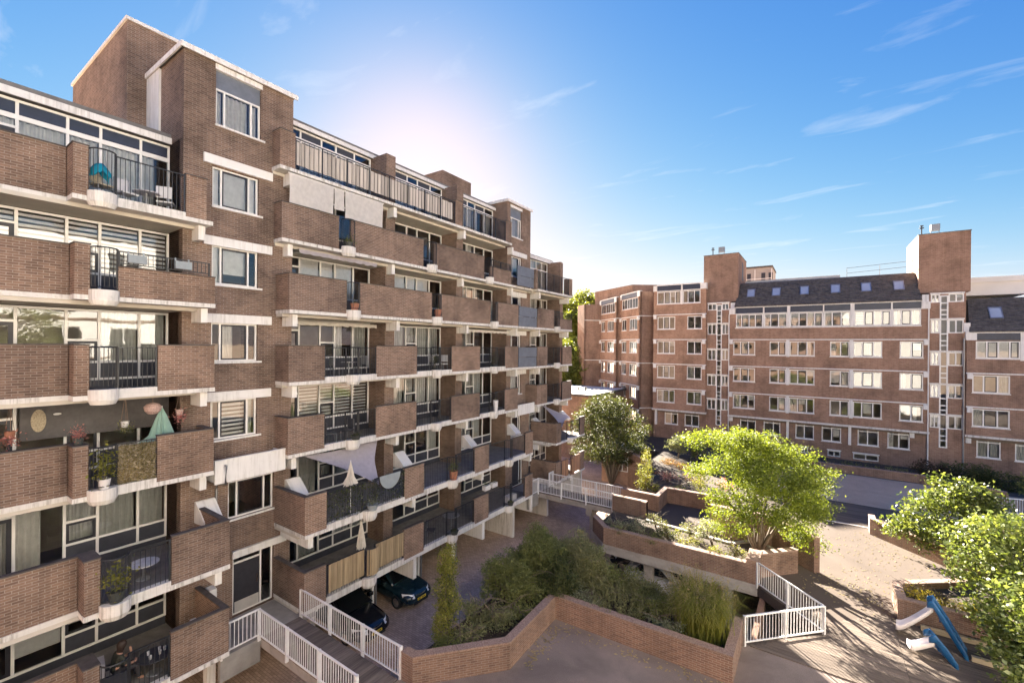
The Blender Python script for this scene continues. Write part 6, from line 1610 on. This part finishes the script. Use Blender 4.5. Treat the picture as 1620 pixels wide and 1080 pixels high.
def pot_plant(label, x, y, z, mat='terracotta', leaf='leaf_mid', r=.14, h=.25, pr=.22, ph=.4, n=220, size=.08, hs=1.3):
    T = thing('potted_plant', label, 'plant', (x, y, z), 'potted plants on the balconies'); m = MB(); m.lathe((x, y, z), [(0, 0), (r * .7, 0), (r, h), (r * .88, h), (r * .82, h * .9), (0, h * .88)], 14); m.build('pot', mat, T); leafset(T, (x, y, z + h + ph * .5), pr, n, leaf, size, hs); MB().tube([(x, y, z + h * .8), (x + .02, y, z + h + ph * .6)], .012, 5).build('stem', 'bark', T)
pot_plant('pink flowering pot plant on top of the balcony pier', -16.9, 3.36, 9.64, 'pot_dark', 'flower_pink', .12, .2, .17, .2, 260, .05)
pot_plant('tall leafy plant in a white pot inside the second floor bay', -16.55, 3.83, 8.36, 'pot_white', 'leaf_yellowgreen', .15, .28, .25, .7, 260, .12, 1.8)
pot_plant('yellowing plant in a dark round pot inside the first floor bay', -15.4, 3.83, 5.56, 'pot_dark', 'leaf_yellowgreen', .2, .3, .3, .7, 260, .10, 1.4)
pot_plant('bushy plant in a terracotta pot in the first floor bay of the second unit', -15.4, 17.2, 5.56, 'terracotta', 'leaf_mid', .24, .45, .3, .3, 300, .08)
pot_plant('terracotta pot in the fourth floor bay of the near middle unit', -16.6, 12.05, 13.96, 'terracotta', 'leaf_mid', .2, .3, .12, .1, 60, .06)
pot_plant('green plant in the fifth floor bay of the near middle unit', -17.0, 12.0, 16.76, 'pot_dark', 'leaf_mid', .2, .2, .25, .15, 220, .08, .8)
pot_plant('terracotta pot in the fourth floor bay of the second unit', -16.6, 17.2, 13.96, 'terracotta', 'leaf_dark', .2, .4, .1, .1, 50, .06)
pot_plant('tall grey urn behind the second floor railing near the far tower', -16.5, 22.28, 8.36, 'pot_white', 'leaf_sage', .17, .7, .08, .1, 40, .06)
pot_plant('dark round bowl of plants in the second floor bay of the near middle unit', -16.45, 12.05, 8.36, 'pot_dark', 'leaf_dark', .22, .2, .2, .05, 120, .06, .5)
pot_plant('dark bowl in the lowest bay of the second unit', -15.3, 17.2, 2.76, 'pot_dark', 'leaf_dark', .22, .2, .2, .05, 120, .06, .5)
pot_plant('bowl of plants in the lowest bay of the third unit', -15.3, 22.28, 2.76, 'pot_dark', 'leaf_mid', .2, .2, .2, .08, 120, .06, .5)
pot_plant('grey bowl of plants in the first floor bay with climbers', -15.3, 12.05, 5.56, 'pot_grey', 'leaf_silver', .24, .25, .25, .1, 180, .07, .7)
pot_plant('plant at the third floor railing of the second unit', -16.9, 17.3, 11.0, 'pot_dark', 'leaf_dark', .15, .3, .22, .7, 220, .07, 2.0)
pot_plant('plant at the third floor railing near the far tower', -16.9, 22.6, 11.0, 'pot_dark', 'leaf_dark', .15, .3, .3, .7, 300, .07, 1.6)
for i, y in enumerate((4.54, 5.7)):
    T = thing('flower_box', ['grey flower box hanging on the fourth floor left railing, by the bay', 'grey flower box hanging on the fourth floor left railing, by the tower'][i], 'planter', (-16.62, y, 14.8), 'flower boxes on the railing')
    m = MB(); m.prism([(-16.68, y - .22), (-16.54, y - .22), (-16.54, y + .22), (-16.68, y + .22)], 14.82, 15.06); m.build('box', 'pot_grey', T)
    for s in (-.18, .18): bx('hook', -16.72, -16.69, y + s - .02, y + s + .02, 14.95, 15.17, 'pot_grey', T)
# climbers in the first-floor railing
T = thing('climbing_plant', 'climbing plant with pale flowers woven through the first floor railing', 'plant', (-15.5, 12, 5.4))
P = np.column_stack([-15.5 + rng.normal(size=2600) * .06, 10.1 + 3.9 * rng.random(2600), 5.5 + 1.25 * rng.random(2600) ** .8]); k = rng.random(2600) < .75 - .35 * np.abs(np.sin(P[:, 1] * 2.3)); stuff(leaves_mesh('foliage', 'leaf_dark', P[k], .05 + .05 * rng.random(k.sum()), T, .6, .2))
P = np.column_stack([-15.44 + rng.normal(size=90) * .05, 10.1 + 3.9 * rng.random(90), 5.5 + 1.2 * rng.random(90)]); stuff(leaves_mesh('flowers', 'leaf_silver', P, .05 + .03 * rng.random(90), T, .9, .2))
# woven mat on the second-floor railing
T = thing('woven_mat', 'speckled woven mat tied to the second floor left railing', 'screen', (-16.7, 4.6, 8.4)); P = np.column_stack([-16.70 + rng.normal(size=2400) * .012, 4.16 + .9 * rng.random(2400), 8.36 + 1.12 * rng.random(2400)]); stuff(leaves_mesh('weave', 'leaf_straw', P, .04 + .04 * rng.random(2400), T, .5, .1)); bx('backing', -16.74, -16.73, 4.16, 5.06, 8.36, 9.46, 'wicker', T)

# balcony furniture
def chair(label, x, y, z, rot, mat, kind='slat'):
    T = thing('balcony_chair', label, 'chair', (x, y, z), 'balcony chairs'); c, s = math.cos(rot), math.sin(rot); W = lambda a, b: (x + a * c - b * s, y + a * s + b * c)
    def obx(name, a0, a1, b0, b1, z0, z1, m_): MB().prism([W(a0, b0), W(a1, b0), W(a1, b1), W(a0, b1)], z + z0, z + z1).build(name, m_, T)
    obx('seat', -.22, .22, -.22, .22, .41, .46, mat); obx('backrest', -.24, -.2, -.21, .21, .55, .92, mat)
    for a in (-.21, .2):
        for b in (-.2, .19): p = W(a, b); MB().tube([(*p, z), (*W(a * .95, b * .95), z + (.92 if a < 0 else .42))], .014, 6).build('leg', 'steel_grey', T)
def table(label, x, y, z, r, h, mat, cloth=False):
    T = thing('balcony_table', label, 'table', (x, y, z), 'balcony tables'); m = MB(); m.lathe((x, y, z), [(0, h - .03), (r, h - .03), (r, h), (0, h)], 18); m.build('table_top', mat, T)
    rod('leg', x, y, z + .03, z + h - .031, .03, 'steel_grey', T, 8); m = MB(); m.lathe((x, y, z), [(0, 0), (r * .5, 0), (r * .45, .03), (0, .03)], 14); m.build('base', 'steel_grey', T)
F5 = FL[5]
chair('chair with a blue towel on the top left balcony', -17.25, 3.85, F5 + .02, .4, 'wicker')
m = MB()
for i in range(9):
    for j in range(9): a, b = -1 + i / 4, -1 + j / 4; m.v.append((-17.22 + .2 * a, 3.85 + .22 * b, F5 + .75 + .34 * (1 - a * a * .7) * (1 - b * b * .6) - .2 * abs(a * b) + rnd.uniform(-.03, .03)))
for i in range(8):
    for j in range(8): q = i * 9 + j; m.f.append((q, q + 9, q + 10, q + 1))
tag(m.build('towel', 'towel_blue', None, True), 'bright blue towel draped over the chair on the top left balcony', 'towel')
table('small patterned table on the top left balcony', -17.5, 5.0, F5, .35, .62, 'cushion'); chair('white chair left of the patterned table on the top left balcony', -17.5, 4.5, F5, 0.3, 'pot_white'); chair('white chair right of the patterned table on the top left balcony', -17.6, 5.55, F5, 2.6, 'pot_white')
chair('left wire chair on the third floor near middle balcony', -17.2, 11.6, FL[3], 1.4, 'steel_grey'); chair('right wire chair on the third floor near middle balcony', -17.2, 12.8, FL[3], -1.6, 'steel_grey'); table('wire table on the third floor near middle balcony', -17.2, 12.2, FL[3], .35, .7, 'steel_grey')
chair('dark chair on the second floor near middle balcony', -17.3, 11.4, FL[2], 1.2, 'dark_panel'); chair('second dark chair on the second floor near middle balcony', -17.4, 12.3, FL[2], -1.4, 'dark_panel')
chair('white chair on the third floor balcony of the second unit', -17.2, 17.6, FL[3], 1.4, 'pot_white'); chair('second white chair on the third floor balcony of the second unit', -17.2, 18.2, FL[3], -1.4, 'pot_white')
table('pale marble table on the first floor left balcony', -16.6, 4.75, FL[1], .38, .5, 'table_marble'); table('dark round table on the lowest balcony of the second unit', -15.9, 17.6, FL[0], .45, .9, 'steel_grey')
chair('dark chair beside the dark round table on the lowest balcony', -16.2, 16.4, FL[0], .6, 'dark_panel')
for i, y in enumerate((20.6, 21.3)):
    T = thing('planter_trough', ['white trough on the lowest third balcony wall, nearer one', 'white trough on the lowest third balcony wall, farther one'][i], 'planter', (-15.9, y, 4.0)); m = MB(); m.prism([(-16.0, y - .25), (-15.75, y - .25), (-15.75, y + .25), (-16.0, y + .25)], 4.04, 4.3); m.build('trough', 'pot_white', T); leafset(T, (-15.88, y, 4.38), .2, 90, 'leaf_dark', .06, .6)
for i, y in enumerate((23.0, 23.5)): tag(MB().box(-16.2, -15.8, y - .2, y + .2, FL[0] + .01, FL[0] + .4).build('storage_box', 'pot_white'), ['pale storage box on the lowest third balcony, nearer one', 'pale storage box on the lowest third balcony, farther one'][i], 'box')
# seated person on the lowest left balcony, with table and armchairs
F = FL[0]
def armchair(label, x, y, rot):
    T = thing('armchair', label, 'chair', (x, y, F), 'cushioned armchairs'); c, s = math.cos(rot), math.sin(rot); W = lambda a, b: (x + a * c - b * s, y + a * s + b * c)
    def obx(name, a0, a1, b0, b1, z0, z1, m_): MB().prism([W(a0, b0), W(a1, b0), W(a1, b1), W(a0, b1)], F + z0, F + z1).build(name, m_, T)
    obx('seat_cushion', -.28, .3, -.27, .27, .3, .45, 'cushion'); obx('back_cushion', -.36, -.2, -.27, .27, .451, .95, 'cushion'); obx('arm', -.33, .3, -.36, -.28, .0, .6, 'dark_panel'); obx('arm', -.33, .3, .28, .36, .0, .6, 'dark_panel'); obx('frame', -.33, .3, -.27, .27, .12, .29, 'dark_panel')
armchair('cushioned armchair the person sits in on the lowest left balcony', -16.45, 4.05, R(80)); armchair('empty cushioned armchair facing the seated person', -16.4, 5.75, R(-95))
table('low dark table before the seated person', -16.3, 4.95, F, .42, .55, 'dark_panel')
T = thing('tableware', 'glasses and plates on the low dark table', 'tableware', (-16.3, 4.95, F + .55))
for i, (dx, dy) in enumerate(((.1, .1), (-.1, .15), (.15, -.15), (-.12, -.12), (.0, .25))):
    m = MB(); m.lathe((-16.3 + dx, 4.95 + dy, F + .552), [(0, 0), (.03, 0), (.04, .11), (.034, .11), (.0, .02)], 10); m.build('glass' if i % 2 else 'cup', 'lamp_glass', T)
def skin(name, verts, edges, radii, mat, parent, sub=2):
    me = bpy.data.meshes.new(name); me.from_pydata(verts, edges, []); me.materials.append(M[mat]); o = bpy.data.objects.new(name, me); link(o, (0, 0, 0), parent)
    s = o.modifiers.new('skin', 'SKIN'); s.use_smooth_shade = True
    for i, r in enumerate(radii): me.skin_vertices[0].data[i].radius = (r, r) if not isinstance(r, tuple) else r
    me.skin_vertices[0].data[0].use_root = True
    q = o.modifiers.new('sub', 'SUBSURF'); q.levels = sub; q.render_levels = sub; return o
PX, PY = -16.42, 4.08
PT = thing('person', 'person in olive top with dark hair seated at the low balcony table', 'person', (PX, PY, F))
bv = [(PX, PY, F + .52), (PX, PY + .0, F + .72), (PX, PY + .06, F + .92), (PX, PY + .10, F + 1.02), (PX, PY + .13, F + 1.09), (PX, PY + .17, F + 1.20),
      (PX + .17, PY + .08, F + .95), (PX + .24, PY + .16, F + .70), (PX + .17, PY + .40, F + .66), (PX + .05, PY + .45, F + .68),
      (PX - .17, PY + .08, F + .95), (PX - .23, PY + .20, F + .70), (PX - .12, PY + .38, F + .80), (PX - .03, PY + .33, F + 1.04),
      (PX + .10, PY + .05, F + .50), (PX + .11, PY + .46, F + .50), (PX + .11, PY + .50, F + .10), (PX + .11, PY + .62, F + .05),
      (PX - .10, PY + .05, F + .50), (PX - .11, PY + .46, F + .50), (PX - .11, PY + .50, F + .10), (PX - .11, PY + .62, F + .05)]
be = [(0, 1), (1, 2), (2, 3), (3, 4), (4, 5), (2, 6), (6, 7), (7, 8), (8, 9), (2, 10), (10, 11), (11, 12), (12, 13), (0, 14), (14, 15), (15, 16), (16, 17), (0, 18), (18, 19), (19, 20), (20, 21)]
br = [.15, (.15, .11), (.16, .11), .07, .052, .085, .06, .047, .036, .03, .06, .047, .036, .032, .085, .065, .045, .04, .085, .065, .045, .04]
skin('body', bv, be, br, 'skin', PT)
tv = bv[:3] + [bv[6], bv[7], bv[10], bv[11], (PX, PY + .08, F + .985)]
skin('shirt', tv, [(0, 1), (1, 2), (2, 3), (3, 4), (2, 5), (5, 6), (2, 7)], [(.168, .14), (.168, .13), (.178, .13), .073, .06, .073, .06, .08], 'shirt_olive', PT)
skin('trousers', [bv[0], bv[14], bv[15], bv[16], bv[18], bv[19], bv[20]], [(0, 1), (1, 2), (2, 3), (0, 4), (4, 5), (5, 6)], [.16, .097, .077, .056, .097, .077, .056], 'trousers', PT)
m = MB()
for i in range(9):
    for j in range(14):
        t = math.pi * i / 8; a = 6.283 * j / 14; rr = .112 * math.sin(t) + .002; m.v.append((PX + rr * math.cos(a), PY + .135 + rr * math.sin(a) * 1.05, F + 1.215 + .125 * math.cos(t) - (.12 if t > 1.7 and math.sin(a) < .2 else 0)))
for i in range(8):
    for j in range(14): m.f.append((i * 14 + j, i * 14 + (j + 1) % 14, (i + 1) * 14 + (j + 1) % 14, (i + 1) * 14 + j))
m.build('hair', 'hair', PT, True)
# slim lamp and sign posts in the lane
for i, (x, y, h) in enumerate(((-13.0, 21.5, 1.9), (-12.6, 16.2, 1.6))):
    tag(MB().tube([(x, y, 0), (x + .02, y, h)], .025, 8).build('marker_post', 'steel_grey'), ['slim grey post standing in the parking lane, far one', 'slim grey post in the parking lane beside the columnar shrub'][i], 'post')

# fallen leaves along the planters and in the lane
def litter(n, pts, z, spread, mat):
    P = []
    for _ in range(n):
        a, b = rnd.choice(list(zip(pts[:-1], pts[1:]))); t = rnd.random(); P.append((a[0] + (b[0] - a[0]) * t + rnd.gauss(0, spread), a[1] + (b[1] - a[1]) * t + rnd.gauss(0, spread), z + rnd.random() * .015))
    P = np.array(P); c = P; k = len(P); az = rng.random(k) * 6.283; d = np.column_stack([np.cos(az), np.sin(az), rng.normal(size=k) * .15]); sd = np.column_stack([-np.sin(az), np.cos(az), rng.normal(size=k) * .15]); L = (.03 + .04 * rng.random(k))[:, None]
    v = np.empty((k * 4, 3)); v[0::4] = c - d * L; v[1::4] = c + sd * L * .5; v[2::4] = c + d * L; v[3::4] = c - sd * L * .5; v[:, 2] = np.maximum(v[:, 2], z + .003)
    o = stuff(raw_quads('fallen_leaves', mat, v)); return o
tag(litter(260, [(-7.5, 11.8), (-7.6, 14.1), (-2.2, 14.4)], DZ + .002, .18, 'leaf_straw'), 'dry fallen leaves along the near planter wall', 'leaves')
tag(litter(600, [(-.2, 24.0), (2.0, 22.5), (2.3, 30.5), (5.5, 27.0)], DZ + .002, .8, 'leaf_straw'), 'fallen leaves scattered on the sunlit path', 'leaves')
tag(litter(500, [(-10.8, 10), (-11.0, 17), (-11.5, 24)], .012, .5, 'leaf_straw'), 'fallen leaves along the kerb of the parking lane', 'leaves')

# two unseen trees added before the pale building for green reflections in the windows opposite
for i, (x, y, h) in enumerate(((4.5, 6.4, 15.2), (4.5, 2.6, 13.4))):
    T = thing('tree', ['leafy tree before the pale building beside the camera, nearer the path', 'leafy tree before the pale building beside the camera, nearer the lane'][i], 'tree', (x, y, DZ))
    lob = [(x + rnd.uniform(-.5, .5), y + rnd.uniform(-1.2, 1.2), rnd.uniform(h - 6, h - .5), .7, .9, .7) for _ in range(16)]
    crown(T, 'leaf_mid', lob, 20, (.12, .22), 1.3, .55, r_cl=.25); branchy(T, (x, y, DZ), [(l[0], l[1], l[2]) for l in lob[:6]], .12)
# faded paint dashes of the parking bays
for x, y, a in ((-13.6, 19.4, .5), (-12.4, 17.2, .5), (-13.4, 14.0, .4), (-12.0, 22.6, .5)):
    c_, s_ = math.cos(a), math.sin(a); o = MB().poly([(x + c_ * u - s_ * v, y + s_ * u + c_ * v, .009) for u, v in ((-.3, -.05), (.3, -.05), (.3, .05), (-.3, .05))]).build('bay_mark', 'concrete', lane)
for x, y in ((-13.0, 11.5), (-12.8, 25.2)):
    m = MB(); m.lathe((x, y, .004), [(0, .012), (.3, .012), (.32, .0)], 20); m.build('manhole_cover', 'steel_grey', lane)
m = MB(); m.lathe((-3.6, 12.0, DZ), [(0, .008), (.28, .008), (.3, .0)], 20); m.build('manhole_cover', 'steel_grey', d1)
